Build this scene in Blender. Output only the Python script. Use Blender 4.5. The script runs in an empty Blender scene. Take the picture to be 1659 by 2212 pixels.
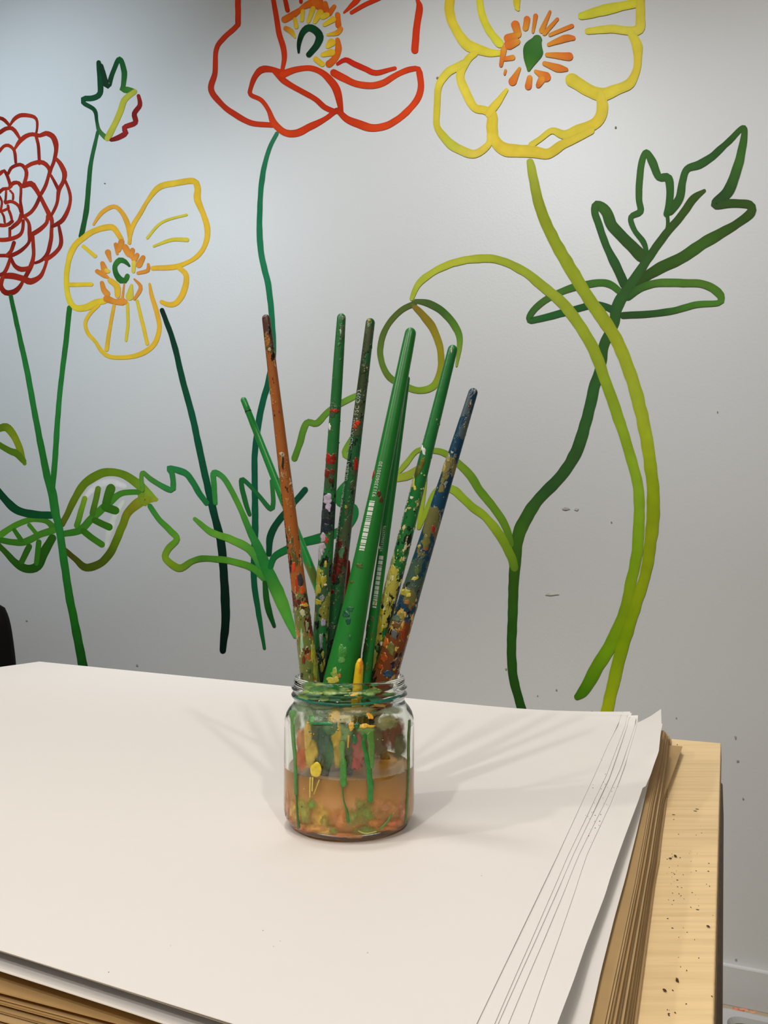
import bpy, bmesh, math, random
from mathutils import Vector, Matrix, noise
random.seed(7)
R=math.radians
C=bpy.context.scene.collection
T=0.80          # height of the paper surface above the floor
H=.1563         # camera above the paper
F=1660.0; PT=R(4)
# ---------------------------------------------------------------- camera, world, lights, exposure
cam=bpy.data.cameras.new('camera'); co=bpy.data.objects.new('camera',cam); C.objects.link(co)
cam.sensor_fit='VERTICAL'; cam.sensor_height=24; cam.lens=F/2212*24; cam.clip_start=.01
co.location=(0,0,T+H); co.rotation_euler=(R(90)+PT,0,0)
bpy.context.scene.camera=co
sc=bpy.context.scene
sc.view_settings.view_transform='Standard'; sc.view_settings.look='None'; sc.view_settings.gamma=1
sc.view_settings.use_curve_mapping=False; sc.view_settings.exposure=0.0
w=bpy.data.worlds.new('world'); sc.world=w; w.use_nodes=True
w.node_tree.nodes['Background'].inputs[0].default_value=(.8,.9,1,1); w.node_tree.nodes['Background'].inputs[1].default_value=.3
NV=Vector((math.sin(R(24)),math.cos(R(24)),0)); UV=Vector((math.cos(R(24)),-math.sin(R(24)),0))
def lamp(name,loc,e,col,size,shape='DISK',size_y=None,aim=None):
    l=bpy.data.lights.new(name,'AREA'); l.shape=shape; l.size=size; l.energy=e; l.color=col
    if size_y: l.size_y=size_y
    o=bpy.data.objects.new(name,l); C.objects.link(o); o.location=loc
    a=Vector(aim) if aim else Vector(loc)-Vector((0,0,1))
    o.rotation_euler=(a-Vector(loc)).to_track_quat('-Z','Y').to_euler(); return o
JX,JY=-.0213,.4808
aim=(JX,JY,T)
def from_dir(dx,dy,dz,h): return (JX+dx/dz*h, JY+dy/dz*h, T+h)
def spot(name,loc,e,col,a,ang,rad=.05,blend=.6):
    l=bpy.data.lights.new(name,'SPOT'); l.energy=e; l.color=col; l.spot_size=R(ang); l.spot_blend=blend; l.shadow_soft_size=rad
    o=bpy.data.objects.new(name,l); C.objects.link(o); o.location=loc
    o.rotation_euler=(Vector(a)-Vector(loc)).to_track_quat('-Z','Y').to_euler(); return o
ta=(JX-.02,JY+.06,T)
spot('ceiling_spot_left',from_dir(-.117,-.245,.269,2.1),76,(1,.94,.87),ta,34)
spot('ceiling_spot_right',from_dir(.100,-.30,.28,2.1),80,(1,.94,.87),ta,34)
spot('ceiling_spot_side',from_dir(-.98,-.35,.9,2.1),66,(1,.94,.88),ta,46,.07)
spot('table_fill_spot',(-.2,.7,3.1),44,(1,.95,.92),(-.2,.7,T),60,.12)  # unseen overhead fill, added to light the far part of the paper
lamp('ambient_fill',(-.5,-.3,3.2),24,(1,.89,.76),1.2,'RECTANGLE',1.2)  # unseen area light, added as general warm ambient
def wallspot(name,u,n,z,e,col,aimz,ang,au=0):
    spot(name,UV*u+NV*n+Vector((0,0,z)),e,col,UV*(u+au)+NV*1.87+Vector((0,0,aimz)),ang,.12,1)
wallspot('wall_fill_spot',-2.4,.2,2.9,114,(.74,.89,1),2.1,86)  # three added spots, aimed and coned to make the wall darken downwards
wallspot('wall_fill_spot',-.6,.2,2.9,110,(.93,.975,1),1.4,80,-.2)
wallspot('wall_fill_spot',.7,.2,2.9,50,(.95,.98,1),1.85,64)
# ---------------------------------------------------------------- helpers
def lin(c):
    if isinstance(c,str):
        c=c.lstrip('#'); c=[int(c[i:i+2],16)/255 for i in (0,2,4)]
    return tuple(x/12.92 if x<=.04045 else ((x+.055)/1.055)**2.4 for x in c)
def ray(x,y):
    a=(x-829.5)/F; b=-(y-1106)/F
    return Vector((a, math.cos(PT)-b*math.sin(PT), math.sin(PT)+b*math.cos(PT)))
CAM=Vector((0,0,T+H))
def PZ(x,y,dz=0):          # point of the photograph on the level T+dz
    r=ray(x,y); t=(dz-H)/r.z; return CAM+r*t
def PY(x,y,Y):             # ... at depth Y
    r=ray(x,y); return CAM+r*(Y/r.y)
fl=PZ(1610,2176,-T); WD=fl.dot(NV)
def PW(x,y,off=0):         # ... on the wall
    r=ray(x,y); t=(WD-off)/r.dot(NV); return CAM+r*t
def mat(name,col=(.8,.8,.8),rough=.5,metal=0,**k):
    m=bpy.data.materials.new(name); m.use_nodes=True; b=m.node_tree.nodes['Principled BSDF']
    b.inputs['Base Color'].default_value=(*col,1); b.inputs['Roughness'].default_value=rough; b.inputs['Metallic'].default_value=metal
    for a,v in k.items(): b.inputs[a].default_value=v
    return m
class N:
    def __init__(s,m): s.t=m.node_tree; s.b=s.t.nodes['Principled BSDF']
    def n(s,typ,**k):
        x=s.t.nodes.new(typ)
        for a,v in k.items():
            if a in x.inputs.keys(): x.inputs[a].default_value=v
            else: setattr(x,a,v)
        return x
    def l(s,a,ao,b,bi): s.t.links.new(a.outputs[ao],b.inputs[bi])
def attr_mat(name,rough,streak=.12,scale=30,bump=.0,coat=0,grain=8):
    m=mat(name,rough=rough); g=N(m)
    a=g.n('ShaderNodeAttribute'); a.attribute_name='Col'
    no=g.n('ShaderNodeTexNoise',Scale=scale,Detail=4.0); tc=g.n('ShaderNodeTexCoord'); g.l(tc,'Object',no,'Vector')
    mr=g.n('ShaderNodeMapRange'); mr.inputs[3].default_value=1-streak; mr.inputs[4].default_value=1+streak
    mr.inputs[1].default_value=.25; mr.inputs[2].default_value=.75; g.l(no,'Fac',mr,0)
    mx=g.n('ShaderNodeVectorMath',operation='SCALE'); g.l(a,'Color',mx,0); g.t.links.new(mr.outputs[0],mx.inputs['Scale'])
    g.l(mx,0,g.b,'Base Color')
    if bump:
        bp=g.n('ShaderNodeBump',Strength=bump,Distance=.001); g.l(no,'Fac',bp,'Height'); g.l(bp,0,g.b,'Normal')
    g.b.inputs['Coat Weight'].default_value=coat
    return m
M={}
M['mural']=attr_mat('mural_paint',.6,.10,26,.1); M['mural'].node_tree.nodes['Principled BSDF'].inputs['Specular IOR Level'].default_value=.12
M['wet']=attr_mat('acrylic_paint',.25,.12,400,.5)
M['film']=attr_mat('thin_paint_film',.3,.15,300,.4)
g=N(M['film']); a_=[n for n in g.t.nodes if n.type=='ATTRIBUTE'][0]; n_=g.n('ShaderNodeTexNoise',Scale=260.0,Detail=5.0); tc=g.n('ShaderNodeTexCoord'); g.l(tc,'Object',n_,'Vector')
ad=g.n('ShaderNodeMath',operation='ADD'); g.l(a_,'Alpha',ad,0); g.l(n_,'Fac',ad,1); mr=g.n('ShaderNodeMapRange'); mr.inputs[1].default_value=.58; mr.inputs[2].default_value=1.25; g.l(ad,0,mr,0); g.l(mr,0,g.b,'Alpha')
M['print']=mat('white_print',lin('#c9d6cc'),.5)
M['black_print']=mat('dark_print',lin('#2a1c12'),.5)
def mesh_obj(name,vs,fs,m,parent=None,smooth=True,cols=None,matidx=None):
    me=bpy.data.meshes.new(name); me.from_pydata([tuple(v) for v in vs],[],fs); me.update()
    if smooth: me.polygons.foreach_set('use_smooth',[True]*len(me.polygons))
    if cols:
        a=me.color_attributes.new('Col','FLOAT_COLOR','POINT')
        a.data.foreach_set('color',[x for c in cols for x in (*c[:3],c[3] if len(c)>3 else 1)])
    for x in (m if isinstance(m,(list,tuple)) else [m]): me.materials.append(x)
    if matidx: me.polygons.foreach_set('material_index',matidx)
    o=bpy.data.objects.new(name,me); C.objects.link(o)
    if parent: o.parent=parent
    return o
def tag(o,label=None,cat=None,group=None,kind=None):
    if label: o['label']=label
    if cat: o['category']=cat
    if group: o['group']=group
    if kind: o['kind']=kind
    return o
def empty(name,loc=(0,0,0)):
    o=bpy.data.objects.new(name,None); C.objects.link(o); o.location=loc; o.empty_display_size=.05; return o
def adopt(child,parent):
    child.parent=parent; child.matrix_parent_inverse=Matrix.Translation(-parent.location)
class MB:
    def __init__(s): s.v=[];s.f=[];s.c=[]
    def add(s,vs,fs,col=None):
        o=len(s.v); s.v+=vs; s.f+=[tuple(i+o for i in f) for f in fs]; s.c+=[col or (1,1,1)]*len(vs)
    def box(s,o,a,b,c):     # corner and three edge vectors
        P=[o,o+a,o+a+b,o+b]; s.add(P+[p+c for p in P],[(3,2,1,0),(4,5,6,7),(0,1,5,4),(1,2,6,5),(2,3,7,6),(3,0,4,7)])
    def build(s,name,m,parent=None,smooth=False,cols=False): return mesh_obj(name,s.v,s.f,m,parent,smooth,s.c if cols else None)
def bevel(o,wd,seg=2):
    b=o.modifiers.new('bevel','BEVEL'); b.width=wd; b.segments=seg; b.limit_method='ANGLE'; return o
def catmull(P,step):
    out=[]
    n=len(P)
    for i in range(n-1):
        p0=P[max(i-1,0)];p1=P[i];p2=P[i+1];p3=P[min(i+2,n-1)]
        d=math.hypot(p2[0]-p1[0],p2[1]-p1[1]); k=max(1,int(d/step))
        for j in range(k):
            t=j/k
            out.append(tuple(.5*((2*b)+(-a+c)*t+(2*a-5*b+4*c-d_)*t*t+(-a+3*b-3*c+d_)*t**3) for a,b,c,d_ in zip(p0,p1,p2,p3)))
    out.append(tuple(P[-1])); return out
# a brush stroke: px outline laid on a surface by proj(x,y,height)
def stroke(mb,P,cols,proj,thick,base,step=5,wob=.06,colf=None):
    pts=catmull(P,step); n=len(pts)
    # round caps
    def tang(i):
        a=pts[max(i-1,0)]; b=pts[min(i+1,n-1)]; d=Vector((b[0]-a[0],b[1]-a[1])); return d.normalized() if d.length>0 else Vector((1,0))
    rows=[]
    t0=tang(0); w0=max(pts[0][2],1)
    for a in (1.0,.85,.5): rows.append((pts[0][0]-t0.x*w0/2*a,pts[0][1]-t0.y*w0/2*a,w0*math.sqrt(max(0.01,1-a*a)),t0,0))
    for i,p in enumerate(pts): rows.append((p[0],p[1],max(p[2],1),tang(i),i/max(n-1,1)))
    t1=tang(n-1); w1=max(pts[-1][2],1)
    for a in (.5,.85,1.0): rows.append((pts[-1][0]+t1.x*w1/2*a,pts[-1][1]+t1.y*w1/2*a,w1*math.sqrt(max(0.01,1-a*a)),t1,1))
    o=len(mb.v); sd=random.random()*50
    K=(-1,-.86,-.45,0,.45,.86,1); Hh=(0,.75,1,.92,1,.75,0)
    for r in rows:
        nx,ny=-r[3].y,r[3].x
        wl=1+wob*noise.noise(Vector((r[0]*.045+sd,r[1]*.045,0)))*2; wr=1+wob*noise.noise(Vector((r[0]*.045+sd,r[1]*.045,9)))*2
        q=r[4]*(len(cols)-1); a=min(int(q),len(cols)-2) if len(cols)>1 else 0; ff=q-a
        c=cols[0] if len(cols)==1 else tuple(x*(1-ff)+y*ff for x,y in zip(cols[a],cols[a+1]))
        if colf: c=colf(c,r[0],r[1])
        for k,h in zip(K,Hh):
            s=k*r[2]/2*(wl if k<0 else wr)
            mb.v.append(proj(r[0]+nx*s,r[1]+ny*s,base+thick*h if h else base-thick))
            e=1-.10*(abs(k)>.8)
            mb.c.append(tuple(x*e for x in c))
    m=len(K)
    for i in range(len(rows)-1):
        for j in range(m-1): mb.f.append((o+i*m+j,o+i*m+j+1,o+(i+1)*m+j+1,o+(i+1)*m+j))
def blob(mb,x,y,rx,ry,col,proj,thick,base,rot=0,jag=.25,seg=14,film=False):
    sd=random.random()*90; o=len(mb.v); mb.v.append(proj(x,y,base+thick))
    def cv(a,rg,al):
        k=1+.35*noise.noise(Vector((math.cos(a)*rg*1.6+sd,math.sin(a)*rg*1.6,sd*2))); return tuple(min(.9,q*k) for q in col)+(al,)
    mb.c.append(cv(0,0,1))
    for ring,h,al in (((.3,1,.95),(.55,.9,.8),(.78,.6,.45),(1,.2,0)) if film else ((.4,1,1),(.7,.85,1),(.9,.7,1),(1,-.5,1))):
        for i in range(seg):
            a=2*math.pi*i/seg; n_=noise.noise(Vector((math.cos(a)*1.3+sd,math.sin(a)*1.3,sd)))+.4*noise.noise(Vector((math.cos(a)*3.4+sd,math.sin(a)*3.4,sd*3)))
            j=1+jag*(1.1 if film else 2.2)*n_
            u=math.cos(a)*rx*ring*j; v=math.sin(a)*ry*ring*j
            mb.v.append(proj(x+u*math.cos(rot)-v*math.sin(rot),y+u*math.sin(rot)+v*math.cos(rot),base+thick*h)); mb.c.append(cv(a,ring,al*(.62 if film and y>1690 else 1)))
    for i in range(seg):
        j=(i+1)%seg; mb.f.append((o,o+1+i,o+1+j))
        for r in range(3): mb.f.append((o+1+r*seg+i,o+1+(r+1)*seg+i,o+1+(r+1)*seg+j,o+1+r*seg+j))
def pts(s): return [tuple(float(q) for q in p.split(',')) for p in s.split()]
# ---------------------------------------------------------------- the room
def UVW(u,n,z): return UV*u+NV*n+Vector((0,0,z))
def plaster(name,col):
    m=mat(name,col,.45); g=N(m); tc=g.n('ShaderNodeTexCoord')
    n1=g.n('ShaderNodeTexNoise',Scale=1.3,Detail=3.0); n2=g.n('ShaderNodeTexNoise',Scale=160.0,Detail=3.0)
    g.l(tc,'Object',n1,'Vector'); g.l(tc,'Object',n2,'Vector')
    mr=g.n('ShaderNodeMapRange'); mr.inputs[3].default_value=.965; mr.inputs[4].default_value=1.02; g.l(n1,'Fac',mr,0)
    v=g.n('ShaderNodeVectorMath',operation='SCALE'); v.inputs[0].default_value=col; g.t.links.new(mr.outputs[0],v.inputs['Scale']); g.l(v,0,g.b,'Base Color')
    bp=g.n('ShaderNodeBump',Strength=.12,Distance=.002); g.l(n2,'Fac',bp,'Height'); g.l(bp,0,g.b,'Normal'); return m
M['wall']=plaster('painted_plaster',(.70,.715,.72)); M['ceiling']=plaster('ceiling_plaster',(.8,.8,.78))
M['floor']=plaster('concrete_floor',(.26,.18,.10)); M['wall2']=plaster('side_wall_plaster',(.50,.42,.32))
UL,UR,NF,CH=-3.3,2.4,-2.6,3.3
def slab(name,o,a,b,c,m,kind='structure'):
    mb=MB(); mb.box(o,a,b,c); ob=mb.build(name,m); ob['kind']=kind; return ob
Z=Vector((0,0,1))
wall_back=slab('wall_back',UVW(UL,WD,0),UV*(UR-UL),NV*.1,Z*CH,M['wall'])
slab('wall_left',UVW(UL-.1,NF,0),UV*.1,NV*(WD-NF+.1),Z*CH,M['wall2'])
slab('wall_right',UVW(UR,NF,0),UV*.1,NV*(WD-NF+.1),Z*CH,M['wall2'])
slab('wall_front',UVW(UL,NF-.1,0),UV*(UR-UL),NV*.1,Z*CH,M['wall2'])
slab('floor',UVW(UL-.1,NF-.1,-.1),UV*(UR-UL+.2),NV*(WD-NF+.2),Z*.1,M['floor'])
slab('ceiling',UVW(UL-.1,NF-.1,CH),UV*(UR-UL+.2),NV*(WD-NF+.2),Z*.1,M['ceiling'])
sk=PW(1610,2085.5).z
b=slab('baseboard_back',UVW(UL,WD-.012,.0),UV*(UR-UL),NV*.012,Z*sk,M['wall']); bevel(b,.004)
# ---------------------------------------------------------------- mural
# colours are given as they read in the photograph and divided by the brightness of the bare wall at that height
WL=[(0,(178,190,200)),(300,(198,206,211)),(700,(196,203,205)),(1000,(178,184,182)),(1200,(166,168,164)),(1330,(154,152,147)),(1500,(150,147,140)),(1700,(150,146,138)),(2100,(150,146,138))]
def wall_l(y):
    y=max(0,min(2099,y))
    for (a,c),(b_,d) in zip(WL,WL[1:]):
        if a<=y<=b_:
            t=(y-a)/(b_-a); return lin([(p*(1-t)+q*t)/255 for p,q in zip(c,d)])
def alb(c,x,y):
    L=wall_l(y); return tuple(min(.85,p*.67/q) for p,q in zip(c,L))
mural_i=[0]
def wallproj(x,y,h): return PW(x,y,h)
def painted(name,label,parent,strokes,blobs=(),nolabel=False):
    mb=MB()
    for s in strokes:
        P=pts(s[0]); mural_i[0]+=1
        stroke(mb,P,[lin(c) for c in s[1].split()],wallproj,.00005,.00012+mural_i[0]*.00001,colf=alb)
    for bl in blobs:
        mural_i[0]+=1; x,y,rx,ry,c=bl[:5]; blob(mb,x,y,rx,ry,alb(lin(c),x,y),wallproj,.00005,.00012+mural_i[0]*.00001,rot=bl[5] if len(bl)>5 else 0)
    o=mb.build(name,M['mural'],parent,True,True)
    if label: o['label']=label
    return o
RD='#a02a12'; RK='#7a1508'; RM='#8e1e0c'
dah=["-12,258,7 0,255,8 10,260,8 20,271,6","22,270,5 30,258,8 42,250,9 58,249,9 74,253,8 80,262,6 80,278,5 78,288,5","-10,292,8 0,286,9 12,278,9 26,277,9 36,288,8 43,300,6",
"31,323,5 42,306,9 56,294,10 70,290,9 86,293,9 99,288,11 113,294,12 120,308,12 121,325,9 117,347,8 111,363,7 108,375,6","77,290,7 82,310,7 84,331,7 85,353,7","-6,332,7 0,325,7 8,316,7 18,314,8 28,321,7 32,331,7 34,351,6",
"18,375,6 24,363,7 38,356,8 48,357,8 56,367,8 57,379,8 53,395,8 50,403,7","56,361,8 68,354,9 86,350,10 99,355,9 107,367,8 105,379,7 99,399,8 90,417,8 86,423,7","-6,380,8 0,375,8 9,369,8 16,381,7 22,399,7",
"22,401,8 30,395,9 40,395,8 46,402,10 66,397,13 76,406,11 86,423,9 95,441,9 105,461,11 112,477,9 111,498,8 110,518,9 103,546,9 90,562,7 76,568,6","86,425,8 78,443,8 66,459,8 51,468,8",
"121,343,7 131,355,10 139,373,11 137,391,9 127,411,9 124,435,7 119,449,7 111,465,6","110,379,6 119,395,7 126,409,8","141,391,6 149,411,7 152,431,7 147,453,8 135,475,10 121,485,9 113,489,7","127,487,6 129,498,7 132,518,9 129,534,9 115,550,9 99,560,10",
"103,467,8 101,481,8 86,496,10 66,508,10","52,469,7 62,481,7 64,504,9 62,524,7 44,542,8 24,552,9 12,552,8 -4,552,7","70,508,8 72,530,8 72,554,8 66,576,10 54,600,9","24,558,7 32,574,9 46,582,11 64,578,9 70,570,8",
"101,562,7 95,582,7 86,598,10 66,608,14 50,602,13 26,596,14 10,596,12","6,598,9 2,618,10 12,632,12 30,630,12 42,620,9 48,610,7","22,558,7 16,576,8 8,590,8 -2,594,8","30,524,8 24,542,8 14,552,8","-4,518,9 12,518,9 30,514,9 44,506,8 49,494,7 50,477,7",
"45,402,6 45,416,6 44,434,6 46,449,7 49,467,6","46,463,8 41,478,9 31,487,9 24,493,7","-2,416,7 7,408,7 18,407,7 24,402,7","22,412,5 28,419,5 28,430,5","13,413,5 12,431,5 10,436,5","12,438,7 22,435,7 32,438,7 41,446,7 45,457,7","-1,424,5 4,435,5 3,446,5 1,457,5",
"7,455,6 16,451,6 22,461,6 25,473,6","3,458,5 8,467,5 10,480,5","-2,486,8 8,487,8 19,484,8 26,478,8","21,493,6 21,513,6","17,444,6 18,450,6"]
def mirror(s,cx):
    return ' '.join('%g,%g,%g'%(2*cx-p[0],p[1],p[2]) for p in pts(s))
cc=[RD+' '+RK+' '+RM,RM+' '+RD+' '+RK,RK+' '+RD,RD+' '+RM]
dst=[(s,cc[i%4]) for i,s in enumerate(dah)]+[(mirror(dah[i],2),cc[i%4]) for i in (1,3,4,6,7,9,10,11,13,14,15,16,17,18,19)]
G1='#1c6a28'
def sub(par,name,strokes,blobs=(),label=None): return painted(name,label,par,strokes,blobs)
leafT=painted('painted_leafy_stalk','painted green stalk with veined leaves at its foot',wall_back,[
 ("113,1137,14 100,1126,12 71,1122,12 39,1132,13 13,1147,14 -6,1161,14",'#3a7020 #4a8a20'),("115,1145,16 86,1155,15 52,1171,15 26,1171,14 -6,1165,12",'#3f7a20 #2f6a18'),
 ("113,1163,18 97,1189,20 81,1223,20 58,1229,18 34,1216,16 16,1197,13 -5,1176,12",'#24520f #1e4a10 #2a5a12'),("47,1213,13 63,1181,13",'#2a5a14'),("79,1216,12 84,1171,12",'#2f6a18'),("31,1145,9 45,1166,11",'#2f6a18'),("63,1134,9 79,1153,9",'#3a7a1c'),
 ("-8,1055,14 16,1084,17 39,1103,18 71,1111,17 110,1113,16",'#083a20 #0c4a24'),
 ("-8,928,14 13,923,18 29,940,16 42,967,14 53,1001,9",'#4a6a10 #7a8c18 #5f7a14'),("-8,957,12 21,974,14 37,980,16 51,996,12",'#4a6e12 #4f7414')])
sub(leafT,'painted_leaf',[
 ("188,1070,12 210,1049,16 240,1042,16 268,1050,12",'#c2ccc4'),("265,1085,10 248,1115,14 236,1150,16 230,1180,10",'#b9c3b4'),
 ("134,1132,14 147,1108,14 163,1074,16 183,1045,18 215,1024,19 244,1020,17 270,1027,17 301,1048,20 336,1079,10",'#4f5a12 #5a7414 #5a7a14 #5f801a #7aa030'),
 ("338,1079,8 307,1082,22 278,1105,18 262,1142,17 241,1189,18 218,1216,17 186,1226,17 163,1208,13 139,1187,11",'#8a9a24 #74781a #5f7a12 #45580f #3c4a0c #46400c'),("303,1040,14 308,1085,16 322,1078,14",'#5f8a24 #7a8a20'),
 ("139,1153,14 173,1145,16 199,1119,17 231,1090,17 262,1066,13 299,1063,12",'#2f6a1c #3f7c22 #3a7a22'),
 ("166,1135,13 183,1077,12",'#3f7a1c #6f9420'),("200,1110,13 212,1056,13",'#3a6a18 #5a7a1a'),("230,1087,20 239,1055,20",'#2f6414 #3a6a18'),("228,1095,20 249,1103,18",'#2f6414'),("205,1124,14 236,1139,15",'#2f6414'),("180,1147,14 200,1163,14 220,1176,14",'#2c6412 #3a7218')])
dahlia=painted('painted_dahlia','painted dark red dahlia outline with many petals',wall_back,dst)
sub(dahlia,'painted_stem',[("23,640,9 45,740,11 60,810,12 80,920,13 102,1030,16 112,1062,19 120,1110,18 128,1142,17 147,1273,17 160,1340,18 179,1438,20 186,1480,20",'#1a5c1c #227a34 #1f6a24 #24702a #1a5a14 #0a3410')])
bud=painted('painted_flower_bud','painted closed bud outline in green, yellow and red',wall_back,[
 ("213,135,10 216,167,13 216,201,12 200,212,12 180,213,12 180,222,10 204,238,9 209,262,7 214,282,9 228,297,11",'#063c20 #074024 #0a4a28 #063c20 #3f7f38'),
 ("218,142,10 229,182,13 234,186,11 244,155,10 258,127,10 268,155,12 266,186,10 264,192,12 275,194,14 290,196,8",'#06341c #06341c #0c4c26 #1a6028 #3f7f2c'),
 ("299,207,8 302,227,10 290,245,11 292,265,12 268,275,10 271,287,12 254,298,11 240,302,8",'#8f1a14 #7c0c0a #98201a #7a0a08'),
 ("290,198,12 269,216,13 258,245,13 246,271,13 232,298,14",'#a8b43c #b8b83a #b0b43c')])
sub(bud,'painted_stem',[("211,285,7 195,360,9 187,450,11 175,510,11",'#1c6430 #14501c'),("150,665,11 142,740,11 128,860,11 118,1000,12 113,1060,10",'#1f6a20 #247a34 #1f6a20')])
YA='#dcae2c'; YB='#dcc030'
pop1=painted('painted_poppy','painted small yellow poppy with long upper petal',wall_back,[
 ("262,517,10 246,493,13 231,491,13 203,499,12 179,514,13 159,534,13 148,563,12 143,606,11 148,644,12 162,664,13 185,664,15 208,653,15 226,650,12",YA+' #d8b42c '+YB+' #dcc830 '+YB),
 ("202,485,5 220,459,9 246,446,9 263,459,10 276,485,11 280,510,9 280,525,7",'#dca034 #d8a82c'),
 ("278,525,6 286,490,10 304,459,9 321,430,9 344,404,13 376,396,13 417,391,13 427,407,14 426,430,15 440,465,12 448,497,13 443,528,10 425,554,10 399,569,9 373,577,12 330,579,10",'#dcb02c #dcb030 #dcc030 #dcb82c #dcb830 #dcb82c #dcb02c'),
 ("385,577,10 402,595,11 397,629,13 382,653,12 365,658,11 349,652,9",'#dcb62e #dcb22c'),
 ("323,613,5 328,640,9 340,680,10 344,710,10 335,740,11 316,758,11 290,769,10 262,772,9 236,770,9 219,758,9 206,738,8 190,720,8 184,698,8 194,678,8 212,659,9",'#d8a42c #dcb02c #dcb830 #dcb82c'),
 ("246,660,7 236,715,8 230,755,9",'#d8a82c #dcb42c'),("275,655,7 276,700,7 272,735,6",'#d0c030'),("296,650,7 308,700,8 318,742,8",'#d0c030 #dcb82c'),
 ("180,532,8 205,553,9",YB),("150,615,9 197,614,9",YB),("318,514,6 350,480,6 403,464,5",'#ccc238'),("332,532,5 370,518,8 404,518,9",'#ccc238')])
OR='#cf8428'
sub(pop1,'painted_stamens',[(s,OR+' #d89034') for s in ("250,528,9 253,548,6","262,523,14 256,540,10","270,534,14 278,548,14","286,540,10 283,552,12","296,551,10 290,560,13","309,556,10 300,572,14","320,571,6 319,584,9 298,590,7","290,603,4 303,617,8 301,630,9 290,646,6","233,545,13 238,563,6","221,569,10 226,584,16","210,586,10 226,595,11 234,600,5","220,611,9 224,626,12 231,634,14","231,645,16 250,652,12 266,651,16 271,652,10","268,613,3 264,645,6")]
 +[("238,606,12 252,618,14 254,638,12",'#d8b030'),("289,568,10 288,586,8",'#d4c448'),("284,616,6 280,640,18",'#ccc040'),("230,584,9 233,586,9",'#d8bc3a')])
sub(pop1,'painted_pistil',[("279,574,5 270,565,10 258,562,12 248,575,10 251,592,12 261,605,14 270,606,12 275,596,10",'#1c5c20 #34782c #1e5c20 #2f7420')])
sub(pop1,'painted_stem',[("350,670,10 375,740,12 394,820,13 415,898,14 440,1014,15 459,1096,16 477,1171,18 484,1253,18 487,1334,19 481,1405,14",'#04261a #08402a #0c5034 #0a4a30 #06281a #041a12 #02120c')])
O1='#c0360f'; O2='#b02c0c'
pop2=painted('painted_poppy','painted orange-red poppy outline at the top middle',wall_back,[
 ("520,-120,12 514,-60,12 514,40,12 511,56,11 483,82,11 467,107,10 464,157,11 456,194,13 483,229,12 514,251,13 545,266,12 589,270,11",O2+' '+O1+' #b83010 '+O2+' '+O1),
 ("575,-90,10 589,-8,10 596,31,11 602,69,12 611,100,12 614,125,11 610,150,8",O2+' '+O1),("600,-60,10 614,-8,10 621,22,10",O2),("648,-40,8 650,4,8",O2),
 ("608,154,8 570,149,15 552,163,12 542,188,9 541,204,10 564,216,10 580,238,10 592,266,14 614,285,15 639,288,16 671,273,15 702,257,11 727,238,11",O1+' '+O2+' '+O1+' #cc4416 '+O1+' '+O2),
 ("592,154,9 614,175,13 646,194,12 680,213,12 702,232,12 724,241,12",O1+' '+O2),("611,160,16 639,150,13 671,147,12 696,157,13 715,175,16 727,194,18 733,219,14 737,241,10",'#cc3c10 '+O1+' '+O2),
 ("730,238,12 749,257,15 771,266,18 802,276,17 837,270,15 871,248,14 900,216,14 909,188,14 906,157,14 903,148,11 884,150,12 859,160,12 827,179,14 796,185,15 765,179,14 743,169,16 721,157,16",O2+' #cc4414 #cc4010 '+O1+' #cc4414 '+O1),
 ("729,138,7 746,129,11 765,138,12 790,149,12 812,157,12 853,147,8",'#b82010 '+O1),("743,27,4 759,12,10 774,-6,14 800,-60,14",O1),("759,27,8 790,9,10 824,-6,8 850,-30,8",O1+' '+O2),
 ("880,-80,10 900,-6,8 906,16,14 900,56,15 896,108,16",O2+' '+O1)])
S1='#c86a1c'
sub(pop2,'painted_stamens',[(s,S1+' #c05a18') for s in ("615,42,15 634,31,14 648,21,10","650,18,9 667,9,16 687,3,22","682,6,22 697,18,18","702,8,12 706,22,12","722,14,9 711,29,12","729,32,12 731,54,13","729,86,10 731,104,14 725,124,14 711,138,16","670,-20,16 705,-22,16")]
 +[(s,'#d8b02c #d8bc30') for s in ("637,42,9 640,58,9","654,24,9 652,43,9","676,19,12 666,46,8","691,28,16 680,47,9","706,32,12 697,36,12","719,42,14 701,53,9","716,92,18 708,100,10","716,113,16 697,118,10","682,128,12 696,138,12")]
 +[("617,61,10 629,68,12 637,80,5",'#cc7a20 #d8bc30'),("736,62,10 728,71,12 707,75,5",'#cc7a20 #d8bc30')])
sub(pop2,'painted_pistil',[("645,113,5 646,92,10 654,70,13 667,60,15 682,66,17 690,79,18 685,96,15 675,109,13 667,118,12",'#04261a #082e1c #0c4a28 #0a3a20 #0c4026 #08341e')])
sub(pop2,'painted_stem',[("598,288,8 580,325,9 567,380,11 561,450,11 563,540,13 580,620,13 588,700,12 590,760,12 581,820,13 564,883,13 551,970,13 550,1039,13 551,1133,14 548,1243,13 556,1309,12 571,1400,7",'#2a7c58 #127048 #1c7a52 #127048 #0a5638 #0c5038 #0c5034 #0a4a2c #124a1c')])
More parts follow.
